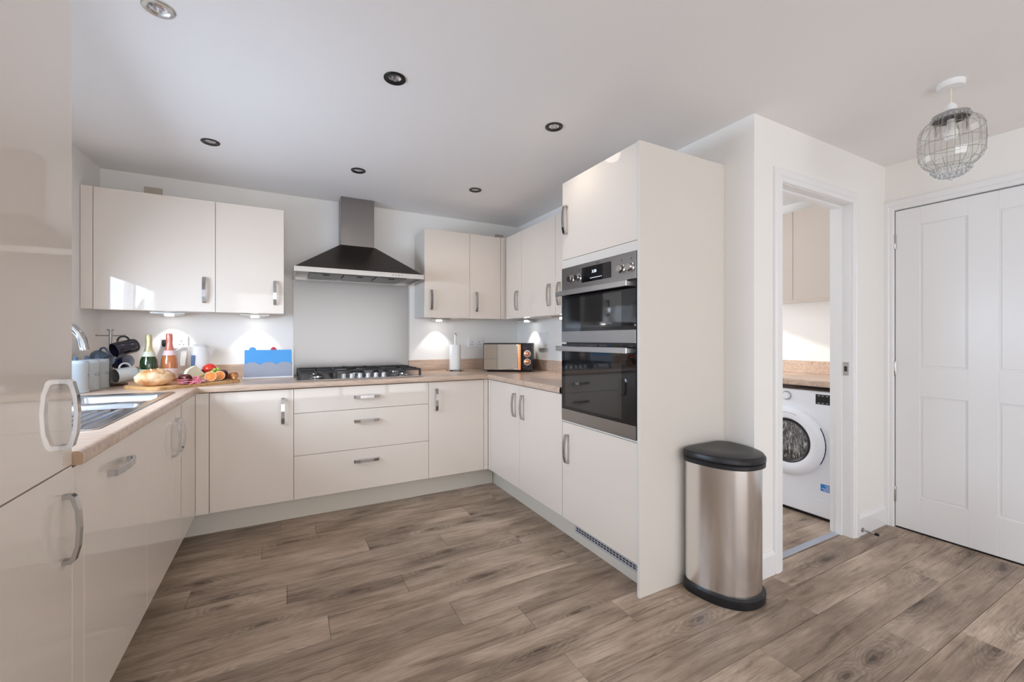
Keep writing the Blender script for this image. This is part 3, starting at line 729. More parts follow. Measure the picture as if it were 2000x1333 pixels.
# ------------------------------------------------------------------ ceiling lights
for (x, y, kind, lab) in ((-.382, 1.813, 'w', 'pale-rimmed downlight nearest the camera, at the top left'),
                  (.407, 1.824, 'b', 'black-rimmed downlight in the middle of the ceiling, front row'),
                  (1.237, 1.846, 'g', 'grey-rimmed downlight in the ceiling before the oven tower'),
                  (-.381, 2.905, 'g', 'dark-rimmed downlight above the left wall cabinets, back row'),
                  (.417, 2.936, 'b', 'black-rimmed downlight directly in front of the hood chimney'),
                  (1.242, 2.907, 'g', 'small dark-rimmed downlight in the back right of the ceiling')):
    rim_m = {'w': mat('pale_bezel', (.62, .60, .57), .25, .8), 'b': mat('black_bezel', (.008, .008, .008), .3), 'g': mat('grey_bezel', (.055, .052, .048), .3, .6)}[kind]
    t = thing('downlight', lab, 'downlight', (x, y, ZC))
    Tq = lambda c: (x+c[0], y+c[1], ZC-c[2])
    obj('bezel', MB(Tq).lathe([(.024, -.010), (.046, 0.0005), (.046, .0035), (.043, .006), (.034, .006), (.026, .001), (.024, -.004)], 32, cap=False), rim_m, t, True)
    obj('lens', MB(Tq).lathe([(0, .002), (.012, .002), (.020, .0012), (.0262, .0006), (.0262, -.006), (0, -.006)], 24), M_lens_off, t, True)
    for a in range(5):
        an = a*2*PI/5
        if a == 0: q = MB(Tq)
        q.box(-.004+.012*math.cos(an), .004+.012*math.cos(an), -.004+.012*math.sin(an), .004+.012*math.sin(an), .0015, .0035)
    obj('diodes', q, mat('diode', (.35, .34, .36), .2), t)
    if kind != 'w': d = bpy.data.lights.new('downlight_fill', 'SPOT'); d.energy = 1.0 if x < 0 else (2.8 if x < 1 else 3.8); d.spot_size = math.radians(150); d.spot_blend = .8; d.shadow_soft_size = .05; d.color = (1, .90, .78)  # warm fill added below the unlit fittings to brighten the kitchen
    if kind == 'w': continue
    o = bpy.data.objects.new('downlight_fill', d); C.objects.link(o); o.parent = t; o.location = (0, 0, -.06)

# triangular under-cabinet lights with real spot lamps
def tri_light(x, y, ang, lab, power=3.8, spot=True):
    t = thing('cabinet_light', lab, 'under-cabinet light', (x, y, ZUB-.03))
    L, D_ = .092, .085
    R = Matrix.Translation((x, y, 0)) @ Matrix.Rotation(ang, 4, 'Z')
    # wedge: thick at the back near wall, thin to the front
    b0 = [(-L, -.045, ZUB-.001), (L, -.045, ZUB-.001), (L*.5, .05, ZUB-.001), (-L*.5, .05, ZUB-.001)]
    b1 = [(-L, -.045, ZUB-.012), (L, -.045, ZUB-.012), (L*.5, .05, ZUB-.026), (-L*.5, .05, ZUB-.026)]
    b0 = [R @ Vector(p) for p in b0]; b1 = [R @ Vector(p) for p in b1]
    obj('housing', MB().loft([b0, b1]), M_satin, t)
    c = R @ Vector((0, 0, 0))
    obj('lens', MB(lambda q: (c.x+q[0], c.y+q[1], ZUB-.0195+q[2])).lathe([(0, -.006), (.024, -.006), (.026, .0), (0, .0)], 20), M_led, t, True)
    d = bpy.data.lights.new('cabinet_lamp', 'SPOT'); d.energy = power; d.spot_size = math.radians(88); d.spot_blend = .35; d.shadow_soft_size = .012; d.color = (1, .975, .94)
    o = bpy.data.objects.new('cabinet_lamp', d); C.objects.link(o); o.parent = t; o.location = tuple(R.to_3x3() @ Vector((0, .004, -.004))); o.rotation_euler = (R.to_3x3() @ Vector((0, .06, -1))).to_track_quat('-Z', 'Y').to_euler()
tri_light(-.700, 3.600, 0, 'lit under-cabinet light above the bottles and kettle')
tri_light(-.205, 3.600, 0, 'lit under-cabinet light above the blue chopping boards')
tri_light(1.190, 3.600, 0, 'lit under-cabinet light above the kitchen roll')
tri_light(1.945, 3.350, -PI/2, 'lit under-cabinet light on the right wall above the microwave')
tri_light(1.905, 2.720, -PI/2, 'lit under-cabinet light beside the oven tower, partly hidden')

# ------------------------------------------------------------------ pendant lamp
px, py = 2.548, .716
pn = thing('pendant_lamp', 'wire and glass pendant lamp hanging from a white ceiling rose', 'pendant lamp', (px, py, ZC))
Tp = lambda c: (px+c[0], py+c[1], ZC+c[2])
obj('ceiling_rose', MB(Tp).lathe([(0, 0), (.046, 0), (.045, -.018), (.041, -.023), (0, -.025)], 32), M_white, pn, True)
obj('cable', MB().tube([(px, py, ZC-.02), (px, py, 2.215)], .0035, 8), mat('cream_cable', (.75, .68, .55), .5), pn, True)
lh = obj('lamp_holder', MB(Tp).lathe([(0, -.088), (.010, -.090), (.019, -.104), (.020, -.118), (.020, -.150), (0, -.150)], 24), M_white, pn, True)
obj('black_ring', MB(Tp).lathe([(.0205, -.124), (.0235, -.124), (.0235, -.131), (.0205, -.131)], 24), M_black, lh, True)
M_wire = mat('grey_wire', (.36, .36, .33), .4, .5)
zt = 2.311
prof = [(.058, 2.152), (.074, 2.146), (.092, 2.130), (.103, 2.105), (.106, 2.075), (.106, 2.030), (.104, 2.000), (.095, 1.972), (.080, 1.954), (.064, 1.942), (.052, 1.934)]
prof2 = [(.060, 1.930), (.055, 1.914), (.040, 1.904), (.018, 1.900)]
Tz = lambda c: (px+c[0], py+c[1], c[2])
sh = obj('shade_glass', MB(Tz).lathe([(r-.003, z) for r, z in prof], 16, cap=False), M_shade, pn)
obj('collar', MB(Tz).lathe([(.060, 2.150), (.060, 2.172), (.0575, 2.172), (.0575, 2.150)], 32), mat('grey_metal_band', (.40, .38, .37), .35, .8), pn, True)
cg = MB(Tz)
for i in range(16):
    a = 2*PI*i/16
    obj('wire', MB(Tz).tube([(r*math.cos(a), r*math.sin(a), z) for r, z in prof], .0010, 5), M_wire, pn)
for r, z in ((.103, 2.105), (.1065, 2.045), (.104, 1.995), (.060, 1.938)):
    obj('ring', MB(Tz).tube([(r*math.cos(2*PI*i/32), r*math.sin(2*PI*i/32), z) for i in range(32)], .0010, 5, True), M_wire, pn)
M_bead = mat('glass_bead', (.75, .78, .80), .05, .0, trans=.6)
bd = MB(Tz)
for ring_r, z, n in ((.062, 1.930, 22), (.052, 1.918, 18), (.038, 1.908, 14), (.020, 1.902, 8)):
    for i in range(n): a = 2*PI*i/n; bd.blob((ring_r*math.cos(a), ring_r*math.sin(a), z), .0062, 1)
bd.blob((0, 0, 1.893), .008, 1)
o = obj('beads', bd, M_bead, pn, True); o['kind'] = 'stuff'
bq = MB(Tz)
for i in range(24): a = 2*PI*i/24; bq.blob((.0625*math.cos(a), .0625*math.sin(a), 2.156), .0052, 1)
for i in range(48): a = 2*PI*i/48; bq.blob((.086*math.cos(a), .086*math.sin(a), 1.964), .0034, 1)
o = obj('rim_beads', bq, M_bead, pn, True); o['kind'] = 'stuff'
obj('bulb', MB(Tz).lathe([(0, 2.06), (.014, 2.062), (.022, 2.075), (.024, 2.09), (.018, 2.115), (.012, 2.14), (.012, 2.16), (0, 2.16)], 20), mat('bulb_off', (.85, .84, .82), .15), pn, True)
for i in range(16):
    a = 2*PI*(i+.5)/16
    if i == 0: dp = MB(Tz)
    dp.tube([(.050*math.cos(a), .050*math.sin(a), 2.150), (.050*math.cos(a), .050*math.sin(a), 2.09)], .004, 6)
o = obj('glass_drops', dp, M_shade, pn); o['kind'] = 'stuff'

# ------------------------------------------------------------------ pedal bin
bn = thing('kitchen_bin', 'half-round brushed steel bin with black lid against the oven tower side', 'bin', (1.815, 1.28, 0))
def dshape(hw, dep, z, cx=1.845, yb=1.419, n=26, fr=.055):
    fr = min(fr, hw*.6, dep*.4); pts = []; yc = yb-fr
    for i in range(n+1):
        a = PI*i/n; ca, sa = math.cos(a), math.sin(a)
        pts.append((cx-hw*math.copysign(abs(ca)**.9, ca), yc-(dep-fr)*(abs(sa)**.9), z))
    for cxx, a0 in ((cx+hw-fr, 0), (cx-hw+fr, 90)):
        for j in range(1, 7):
            a = math.radians(a0+90*j/7); pts.append((cxx+fr*math.cos(a), yc+fr*math.sin(a), z))
    return pts
obj('body', MB().loft([dshape(.160, .280, .045), dshape(.160, .280, .62)]), M_bin, bn, True)
obj('base_ring', MB().loft([dshape(.167, .289, 0), dshape(.171, .295, .008), dshape(.171, .295, .040), dshape(.164, .287, .050)]), M_black, bn, True)
obj('lid_collar', MB().loft([dshape(.164, .286, .612), dshape(.171, .294, .616), dshape(.171, .294, .632), dshape(.167, .289, .636)]), M_black, bn, True)
obj('lid', MB().loft([dshape(.168, .291, .637), dshape(.172, .296, .641), dshape(.172, .296, .655), dshape(.165, .286, .668), dshape(.135, .245, .675, yb=1.405), dshape(.08, .16, .672, yb=1.375), dshape(.01, .02, .670, yb=1.31)]), M_black, bn, True)

# ------------------------------------------------------------------ door stop, small wall fittings
ds = thing('door_stop', 'short chrome door stop with black tip on skirting by the doorway', 'door stop', (3.075, 1.255, .04))
obj('rod', MB().tube([(3.082, 1.2549, .036), (3.082, 1.249, .036), (3.082, 1.248, .036), (3.082, 1.190, .036)], [.014, .013, .006, .006], 12), M_chrome, ds, True)
obj('tip', MB().tube([(3.082, 1.190, .036), (3.082, 1.172, .036)], .0085, 12), M_black, ds, True)

def socket(x0, x1, z0, z1, lab, plug=False, single=False):
    t = thing('wall_socket', lab, 'socket', ((x0+x1)/2, YW, z0))
    obj('plate', MB().box(x0, x1, YW-.010, YW-.0005, z0, z1, .003, 2), M_white, t)
    cxs = [(x0+x1)/2] if single else [x0+(x1-x0)*.25, x0+(x1-x0)*.75]
    for c in cxs:
        obj('pin_hole', MB().box(c-.0025, c+.0025, YW-.0108, YW-.0095, z0+.046, z0+.056), M_dark, t)
        for s in (-.011, .011): obj('pin_hole', MB().box(c+s-.004, c+s+.004, YW-.0108, YW-.0095, z0+.026, z0+.031), M_dark, t)
    for c in cxs: obj('rocker', MB().box((c-.016 if c > (x0+x1)/2 else c+.004)-(0), (c-.004 if c > (x0+x1)/2 else c+.016), YW-.013, YW-.009, z0+.060, z0+.076, .001), M_white, t)
    return t
socket(-.759, -.612, 1.128, 1.214, 'white double wall socket behind the pink-topped bottle')
socket(1.505, 1.652, 1.114, 1.202, 'white double wall socket half hidden behind the microwave')
pg = thing('plug', 'black plug pushed into the socket beside the pink-topped bottle', 'plug', (-.725, YW-.02, 1.15))
obj('plug_body', MB().box(-.752, -.700, YW-.045, YW-.011, 1.142, 1.192, .010, 3), M_black, pg, True)
obj('cord', MB().tube([(-.728, YW-.03, 1.150), (-.726, YW-.035, 1.10), (-.73, YW-.05, 1.02), (-.735, YW-.10, .925), (-.72, YW-.14, .917), (-.62, 3.60, .917)], .004, 8), M_black, pg, True)
sw = thing('cooker_switch', 'tall white switch plate on the right wall beside the oven tower', 'switch', (XR, 3.21, 1.11))
obj('plate', MB().box(XR-.012, XR-.0005, 3.142, 3.290, 1.110, 1.256, .003, 2), M_white, sw)
obj('rocker', MB().box(XR-.017, XR-.010, 3.195, 3.235, 1.165, 1.205, .002), M_white, sw)
M_card = mat('beige_board', (.52, .46, .38), .7)
solo('wall_bracket', MB().box(-.848, -.755, YW-.022, YW-.001, 2.12, 2.225, .002), M_card, 'small beige block on the wall above the left wall cabinets', 'bracket')
solo('wall_bracket', MB().box(1.785, 1.868, YW-.022, YW-.001, 2.12, 2.210, .002), M_card, 'small beige block on the wall in the corner above the right wall cabinets', 'bracket')

# ------------------------------------------------------------------ utility room: worktop, wall units, washing machine
TX = TR(3.36)
for y0, y1, lab in ((1.400, 1.800, 'cream wall cabinet door seen through the doorway, above the washing machine'), (1.800, 2.30, 'cream wall cabinet mostly hidden behind the left side of the doorway')):
    r = unit('wall_cabinet', lab, TX, y0, y1, 1.490, 2.155, XUR-3.36-.004)
    slab('door', TX, y0, y1, 1.488, 2.155, r, material=mat('cream_matt_door', (.58, .51, .45), .35))
uw = thing('worktop', 'pale oak-effect worktop over the washing machine in the utility room', 'worktop', (3.38, 2.3, .875))
obj('surface', MB().box(3.064, XUR-.002, YD+.112, 3.2, .880, .922, .010, 3), M_worktop, uw)
solo('upstand', MB().box(XUR-.018, XUR-.002, YD+.112, 3.2, .923, 1.020), M_worktop, 'oak-effect upstand on the utility room wall behind the worktop', 'upstand')
wm = thing('washing_machine', 'white front-loading washing machine under the utility room worktop', 'washing machine', (3.38, 1.70, 0))
WX = 3.098; wc = (1.690, .490)
wy0_, wy1_ = 1.392, 1.990
Tw = TR(WX)
obj('case', MB().box(WX, WX+.54, wy0_, wy1_, .022, .848, .008, 3), M_enamel, wm)
obj('kick', MB().box(WX+.02, WX+.52, wy0_+.02, wy1_-.02, 0, .024), M_black, wm)
Tc = lambda c: (WX-c[2], wc[0]+c[0], wc[1]+c[1])
dr = obj('door', MB(Tc).lathe([(.150, -.002), (.238, -.002), (.240, .006), (.234, .020), (.215, .034), (.185, .040), (.160, .034), (.150, .018)], 48, cap=False), M_enamel, wm, True)
M_drum = mat('drum_metal', (.5, .5, .52), .12, 1.0)
nz_ = noise(M_drum, coords(M_drum, (1, 3, 1)).outputs[0], 14, 3, .6, 2.0); bump(M_drum, nz_.outputs[0], 1.0, 0.03)
r_ = ramp(M_drum, [(.40, (.02, .02, .02)), (.60, (.75, .75, .78))]); lk(M_drum, nz_.outputs[0], r_.inputs[0]); lk(M_drum, r_.outputs[0], bsdf(M_drum).inputs['Base Color'])
obj('drum', MB(Tc).lathe([(0, -.0), (.06, .004), (.10, .006), (.130, .004)], 32, cap=False), M_drum, dr, True)
obj('seal', MB(Tc).lathe([(.128, .004), (.151, .004), (.153, .022), (.146, .028), (.132, .016)], 40, cap=False), M_black, dr, True)
obj('door_glass', MB(Tc).lathe([(0, .036), (.07, .033), (.12, .026), (.148, .020)], 32, cap=False), M_shade, dr, True)
obj('grip', MB(Tc).tube([(.236*math.cos(a), .236*math.sin(a), .010) for a in [math.radians(180+t) for t in range(-30, 31, 5)]], .0045, 8), M_black, dr, True)
pm = MB(Tc)
for i in range(9): a = math.radians(78+i*4); pm.box(.198*math.cos(a)-.004, .198*math.cos(a)+.004, .198*math.sin(a)-.0015, .198*math.sin(a)+.0015, .0375, .0392)
obj('door_print', pm, mat('muted_print', (.35, .18, .22), .5), dr)
obj('drawer_line', MB(Tw).box(1.80, 1.975, -.001, .0006, .750, .8335), mat('panel_white', (.76, .77, .80), .3), wm)
k_ = obj('dial', MB(lambda c: (WX-c[2], 1.700+c[0], .800+c[1])).lathe([(0, 0), (.030, 0), (.030, .003), (.0245, .004), (.023, .022), (.020, .025), (0, .025)], 28), M_enamel, wm, True)
obj('dial_ring', MB(lambda c: (WX-c[2], 1.700+c[0], .800+c[1])).lathe([(.0275, 0), (.0315, 0), (.0315, .004), (.0275, .004)], 28), M_chrome, wm, True)
di = obj('display', MB(Tw).box(1.432, 1.516, 0, .002, .764, .829), M_blackgloss, wm)
dm = MB(Tw)
for u in (1.497, 1.474, 1.448):
    for z in (.820, .773): dm.box(u-.006, u+.006, .002, .0024, z-.002, z+.002)
obj('display_marks', dm, mat('grey_print', (.5, .5, .52), .5), di)
sk_ = obj('sticker', MB(Tw).box(1.405, 1.487, 0, .0006, .196, .243), mat('blue_label', (.03, .22, .62), .4), wm)
dm = MB(Tw)
for i, (u0, u1) in enumerate(((1.41, 1.462), (1.41, 1.455), (1.425, 1.48), (1.41, 1.47))): dm.box(u0, u1, .0006, .0010, .232-i*.010, .2355-i*.010)
obj('sticker_print', dm, M_white, sk_)
obj('filter_cover', MB(Tw).box(1.42, 1.52, 0, .0012, .045, .135, .0005), M_enamel, wm)
hk = solo('wall_hook', MB().tube([(3.60, 1.43, 1.53), (3.585, 1.43, 1.50), (3.57, 1.43, 1.46)], [.006, .012, .02], 8), M_black, 'small black object hanging below the utility room wall cabinet', 'hanging object')

# ------------------------------------------------------------------ counter objects: canisters, mug tree, bottles
M_can = mat('pale_grey_enamel', (.50, .56, .60), .25, coat=.4)
M_lid = mat('slate_lid', (.10, .15, .22), .35)
M_print = mat('grey_lettering', (.10, .11, .12), .5)
def canister(x, y, txt, lab):
    t = thing('canister', lab, 'canister', (x, y, ZT), 'kitchen canisters by the sink')
    T = lambda c: (x+c[0], y+c[1], ZT+c[2])
    obj('tin', MB(T).lathe([(0, 0), (.050, 0), (.053, .003), (.053, .010), (.0515, .012), (.0515, .142), (.053, .145), (.053, .158), (.051, .160), (0, .160)], 32), M_can, t, True)
    l_ = obj('lid', MB(T).lathe([(0, .160), (.050, .160), (.050, .168), (.046, .171), (0, .172)], 32), M_can, t, True)
    obj('lid_knob', MB(T).lathe([(0, .171), (.012, .171), (.008, .178), (.010, .186), (.004, .194), (0, .195)], 16), M_lid, l_, True)
    # lettering wrapped on the tin, facing the room
    cu = bpy.data.curves.new('lettering', 'FONT'); cu.body = txt; cu.size = .024; cu.align_x = 'CENTER'; cu.align_y = 'CENTER'; cu.resolution_u = 2
    q = bpy.data.objects.new('tmp', cu); C.objects.link(q); me = bpy.data.meshes.new_from_object(q); bpy.data.objects.remove(q)
    R = .0521; a0 = math.radians(8)
    for v in me.vertices:
        a = a0+v.co.x/R; v.co = Vector((R*math.cos(a), R*math.sin(a), .088+v.co.y))
    me.materials.append(M_print); me.name = 'lettering'
    o = bpy.data.objects.new('lettering', me); C.objects.link(o); o.parent = t
canister(-.980, 3.035, 'TEA', 'pale blue-grey canister nearest the camera of the three')
canister(-.972, 3.152, 'COFFEE', 'middle pale blue-grey canister of the three by the sink')
canister(-.964, 3.268, 'SUGAR', 'farthest pale blue-grey canister, next to the hanging mugs')

mt = thing('mug_tree', 'steel mug tree stand on a dark base in the left corner', 'mug tree', (-.950, 3.430, ZT))
TX_, TY_ = -.950, 3.430
M_post = mat('satin_post', (.38, .35, .33), .35, .8)
obj('base', MB(lambda c: (TX_+c[0], TY_+c[1], ZT+c[2])).lathe([(0, 0), (.078, 0), (.080, .004), (.078, .012), (.070, .015), (0, .015)], 28), mat('dark_wood_base', (.10, .055, .03), .4), mt, True)
obj('post', MB(lambda c: (TX_+c[0], TY_+c[1], ZT+c[2])).lathe([(0, .014), (.009, .014), (.009, .335), (.018, .338), (.018, .344), (0, .344)], 16), M_post, mt, True)
for az, z in ((0, .305), (180, .305), (-60, .19), (120, .19), (-120, .19), (60, .19)):
    a = math.radians(az); dx, dy = math.cos(a), math.sin(a)
    obj('arm', MB().tube([(TX_, TY_, ZT+z), (TX_+dx*.06, TY_+dy*.06, ZT+z), (TX_+dx*.068, TY_+dy*.068, ZT+z+.004)], [.0035, .0035, .0055], 8), M_post, mt, True)
def mug(bottom, mouth, outer, inner, lab, rad=.043):
    b_, m_ = Vector(bottom), Vector(mouth); L = (m_-b_).length
    t = thing('mug', lab, 'mug', tuple(b_), 'mugs hanging on the mug tree')
    M_ = align_z(b_, m_-b_)
    obj('cup', MB().lathe([(0, 0), (rad*.78, 0), (rad*.93, .006), (rad, .02), (rad, L-.003), (rad-.001, L), (rad-.003, L)], 28, M_, cap=False), outer, t, True)
    obj('lining', MB().lathe([(rad-.003, L), (rad-.0035, L-.004), (rad-.004, .012), (rad*.6, .006), (0, .006)], 28, M_, cap=False), inner, t, True)
    pts = []
    for i in range(11):
        a = PI*i/10; pts.append(M_ @ Vector((0, rad-.004+.030*math.sin(a), L*.5+.030*math.cos(a))))
    obj('handle', MB().tube(pts, .0055, 8), outer, t, True)
G = lambda n, c: mat(n, c, .15, coat=.6)
m_blk, m_slate, m_navy, m_wht = G('black_glaze', (.012, .010, .020)), G('slate_glaze', (.055, .10, .16)), G('navy_glaze', (.010, .014, .06)), G('white_glaze', (.72, .74, .73))
mug((-.818, 3.385, 1.160), (-.902, 3.308, 1.128), m_blk, m_blk, 'black mug hanging at the top right of the mug tree')
mug((-1.006, 3.388, 1.098), (-.934, 3.330, 1.064), m_slate, G('pale_lining', (.45, .48, .55)), 'slate blue mug hanging on the left, behind the canisters', .039)
mug((-.930, 3.455, 1.040), (-.862, 3.405, 1.062), m_navy, G('lilac_lining', (.50, .52, .62)), 'dark navy mug hanging low behind the white mug', .038)
mug((-.822, 3.390, .985), (-.900, 3.315, .975), m_wht, G('grey_lining', (.22, .21, .20)), 'white mug hanging lowest on the mug tree')

def bottle(x, y, glass, foil, labm, lab, h=.312, collar=None):
    t = thing('wine_bottle', lab, 'bottle', (x, y, ZT), 'sparkling wine bottles behind the food board')
    T = lambda c: (x+c[0], y+c[1], ZT+c[2]); k = h/.312
    obj('glass', MB(T).lathe([(0, 0), (.040, 0), (.0435, .004), (.0440, .02), (.0440, .120*k), (.0415, .150*k), (.0330, .180*k), (.0235, .208*k), (.0170, .235*k), (.0150, .262*k), (.0150, .29*k), (0, .29*k)], 32), glass, t, True)
    obj('foil', MB(T).lathe([(.0262, .205*k), (.0250, .207*k), (.0178, .236*k), (.0162, .262*k), (.0175, .270*k), (.0180, .285*k), (.0175, .302*k), (.0140, .311*k), (0, h)], 28, cap=False), foil, t, True)
    obj('collar_label', MB(T).lathe([(.0355, .176*k), (.0332, .184*k), (.0262, .206*k), (.0255, .206*k)], 28, cap=False), collar or labm, t, True)
    obj('body_label', MB(T).lathe([(.0446, .035), (.0446, .098)], 32, cap=False), labm, t, True)
m_green = mat('green_glass', (.012, .050, .006), .04, coat=1.0, ior=1.52); bsdf(m_green).inputs['Transmission Weight'].default_value = .25
m_rose = mat('rose_wine_glass', (.75, .26, .09), .04, coat=1.0, ior=1.45); bsdf(m_rose).inputs['Transmission Weight'].default_value = .35
m_gold = mat('pale_gold_foil', (.72, .66, .38), .28, .7)
m_pink = mat('pink_foil', (.80, .28, .22), .30, .5)
m_lab = mat('cream_label', (.70, .71, .58), .5)
m_plab = mat('pink_label', (.85, .66, .66), .5)
bottle(-.752, 3.352, m_green, m_gold, m_lab, 'green sparkling wine bottle with gold foil, left of the two')
bottle(-.662, 3.405, m_rose, m_pink, m_plab, 'clear rose wine bottle with pink foil, right of the two', .320)

# kettle
kt = thing('kettle', 'white plastic jug kettle with a blue water gauge', 'kettle', (-.535, 3.565, ZT))
kx, ky = -.535, 3.565
def ering(rx, ry, z, n=28, sx=0): return [(kx+rx*math.cos(2*PI*i/n)+sx, ky+ry*math.sin(2*PI*i/n), ZT+z) for i in range(n)]
obj('base', MB().loft([ering(.082, .078, 0), ering(.084, .080, .006), ering(.082, .078, .022)]), M_white, kt, True)
obj('jug', MB().loft([ering(.076, .070, .024), ering(.078, .072, .03), ering(.074, .066, .10), ering(.066, .060, .17), ering(.062, .056, .215), ering(.060, .054, .222)]), M_white, kt, True)
obj('lid', MB().loft([ering(.056, .050, .222), ering(.055, .049, .232), ering(.044, .038, .243), ering(.02, .02, .247)]), M_white, kt, True)
obj('spout', MB().loft([[(kx+.050, ky-.028, ZT+.150), (kx+.050, ky+.028, ZT+.150), (kx+.066, ky, ZT+.150)], [(kx+.048, ky-.032, ZT+.218), (kx+.048, ky+.032, ZT+.218), (kx+.098, ky, ZT+.226)]]), M_white, kt, True)
obj('handle', MB().tube([(kx-.045, ky-.004, ZT+.222), (kx-.085, ky-.006, ZT+.224), (kx-.108, ky-.008, ZT+.205), (kx-.112, ky-.008, ZT+.13), (kx-.104, ky-.008, ZT+.065), (kx-.074, ky-.004, ZT+.045)], [.012, .014, .014, .012, .012, .012], 10), M_white, kt, True)
gz = [(-.030, -.0610)]
obj('water_gauge', MB().box(kx-.030, kx-.010, ky-.071, ky-.058, ZT+.055, ZT+.175, .003), mat('blue_gauge', (.12, .22, .42), .15), kt)

# chopping board rack
rk = thing('chopping_board_set', 'blue and grey chopping board set in a rack left of the hob', 'chopping boards', (-.12, 3.56, ZT))
ra, rb, ry = -.268, .034, 3.530
obj('stand', MB().box(ra-.012, rb+.012, ry-.028, ry+.085, ZT, ZT+.012, .003), M_white, rk)
M_blue = mat('blue_board', (.08, .36, .78), .45); M_greyf = mat('grey_translucent', (.33, .36, .44), .35)
def wavy():
    pts = [(ra, ZT+.012), (rb, ZT+.012)]
    n = 36
    for i in range(n+1):
        u = 1-i/n; x = ra+(rb-ra)*u; pts.append((x, ZT+.098+.020*abs(math.sin(u*PI*3+.0))**.8))
    return pts
XZ = lambda yy: Matrix(((1, 0, 0, 0), (0, 0, 1, yy), (0, 1, 0, 0), (0, 0, 0, 1)))
obj('holder_front', MB().prism(wavy(), 0, .006, XZ(ry-.018)), M_greyf, rk)
cols = [(M_blue, .205, -.215), (mat('red_board', (.62, .03, .07), .45), .190, -.085), (mat('green_board', (.10, .45, .12), .45), .186, None), (M_white, .190, None)]
for i, (mm, h, tab) in enumerate(cols):
    yy = ry-.010+i*.018; p = [(ra+.004, ZT+.012), (rb-.004, ZT+.012), (rb-.004, ZT+h)]
    if tab is not None:
        for j in range(9): a = PI*j/8; p.append((tab+.022*math.cos(a), ZT+h+(.021 if i == 0 else .036)*math.sin(a)))
    p.append((ra+.004, ZT+h)); obj('chopping_board', MB().prism(p, 0, .007, XZ(yy)), mm, rk)
obj('holder_side', MB().box(rb+.002, rb+.010, ry-.02, ry+.075, ZT+.012, ZT+.205, .002), M_white, rk)

# kitchen roll
kr = thing('kitchen_roll', 'white kitchen roll on an upright steel holder', 'kitchen roll', (1.318, 3.535, ZT))
kx2, ky2 = 1.318, 3.535
Tk = lambda c: (kx2+c[0], ky2+c[1], ZT+c[2])
obj('holder_base', MB(Tk).lathe([(0, 0), (.072, 0), (.074, .003), (.070, .009), (0, .010)], 32), M_chrome, kr, True)
obj('holder_pole', MB(Tk).lathe([(0, .01), (.006, .01), (.006, .310), (.011, .314), (.012, .326), (.008, .334), (0, .336)], 16), M_chrome, kr, True)
M_paper = mat('paper_roll', (.84, .84, .83), .9)
obj('paper', MB(Tk).lathe([(.018, .012), (.049, .012), (.0505, .016), (.0505, .228), (.049, .232), (.018, .232), (.018, .012)], 32, cap=False), M_paper, kr, True)

# microwave
mw = thing('microwave', 'black microwave with mirrored door and copper handle in the right corner', 'microwave', (1.70, 3.25, ZT))
ma = math.radians(-33.5)
cw = Vector((1.672, 3.205, 0)); ex_ = Vector((math.cos(ma), math.sin(ma), 0)); ey_ = Vector((-math.sin(ma), math.cos(ma), 0))
Tm = lambda c: tuple(cw+ex_*c[0]+ey_*c[1]+Vector((0, 0, ZT+c[2])))
MW = .213
obj('body', MB(Tm).box(-MW, MW, .022, .300, .012, .248, .006, 2), M_black, mw)
for u in (-.17, .17):
    for v in (.05, .26): obj('foot', MB(Tm).box(u-.012, u+.012, v-.012, v+.012, 0, .013), M_black, mw)
M_mirror = mat('mirror_glass', (.55, .53, .50), .02, 1.0)
dr = obj('door', MB(Tm).box(-MW, .122, .0, .022, .014, .246, .003), M_black, mw)
obj('mirror', MB(Tm).box(-MW+.006, .082, -.002, .001, .020, .238), M_mirror, dr)
M_cop = mat('copper', (.80, .36, .18), .22, 1.0)
obj('handle', MB(Tm).box(.086, .116, -.016, .0, .016, .240, .005, 2), M_cop, dr)
pn_ = obj('control_panel', MB(Tm).box(.123, MW, .0, .022, .014, .246, .003), M_black, mw)
M_facet = mat('black_facet', (.02, .02, .03), .12, coat=1.0)
fm = MB(Tm); random.seed(3)
for i in range(4):
    for j in range(10):
        u, z = .128+i*.0205, .020+j*.0222
        fm.loft([[(u, .0, z), (u+.02, .0, z), (u+.02, .0, z+.0215), (u, .0, z+.0215)], [(u+.009, -.005, z+.010), (u+.011, -.005, z+.010), (u+.011, -.005, z+.012), (u+.009, -.005, z+.012)]])
obj('facets', fm, M_facet, pn_)['kind'] = 'stuff'
for z in (.158, .088):
    k_ = obj('dial', MB(lambda c: Tm((.168+c[0], -.004-c[2], z+c[1]))).lathe([(0, 0), (.027, 0), (.027, .004), (.021, .006), (.020, .020), (.017, .022), (0, .022)], 24), M_cop, pn_, True)
    obj('dial_rim', MB(lambda c: Tm((.168+c[0], -.004-c[2], z+c[1]))).lathe([(.027, 0), (.030, 0), (.030, .005), (.027, .005)], 24), M_chrome, k_, True)

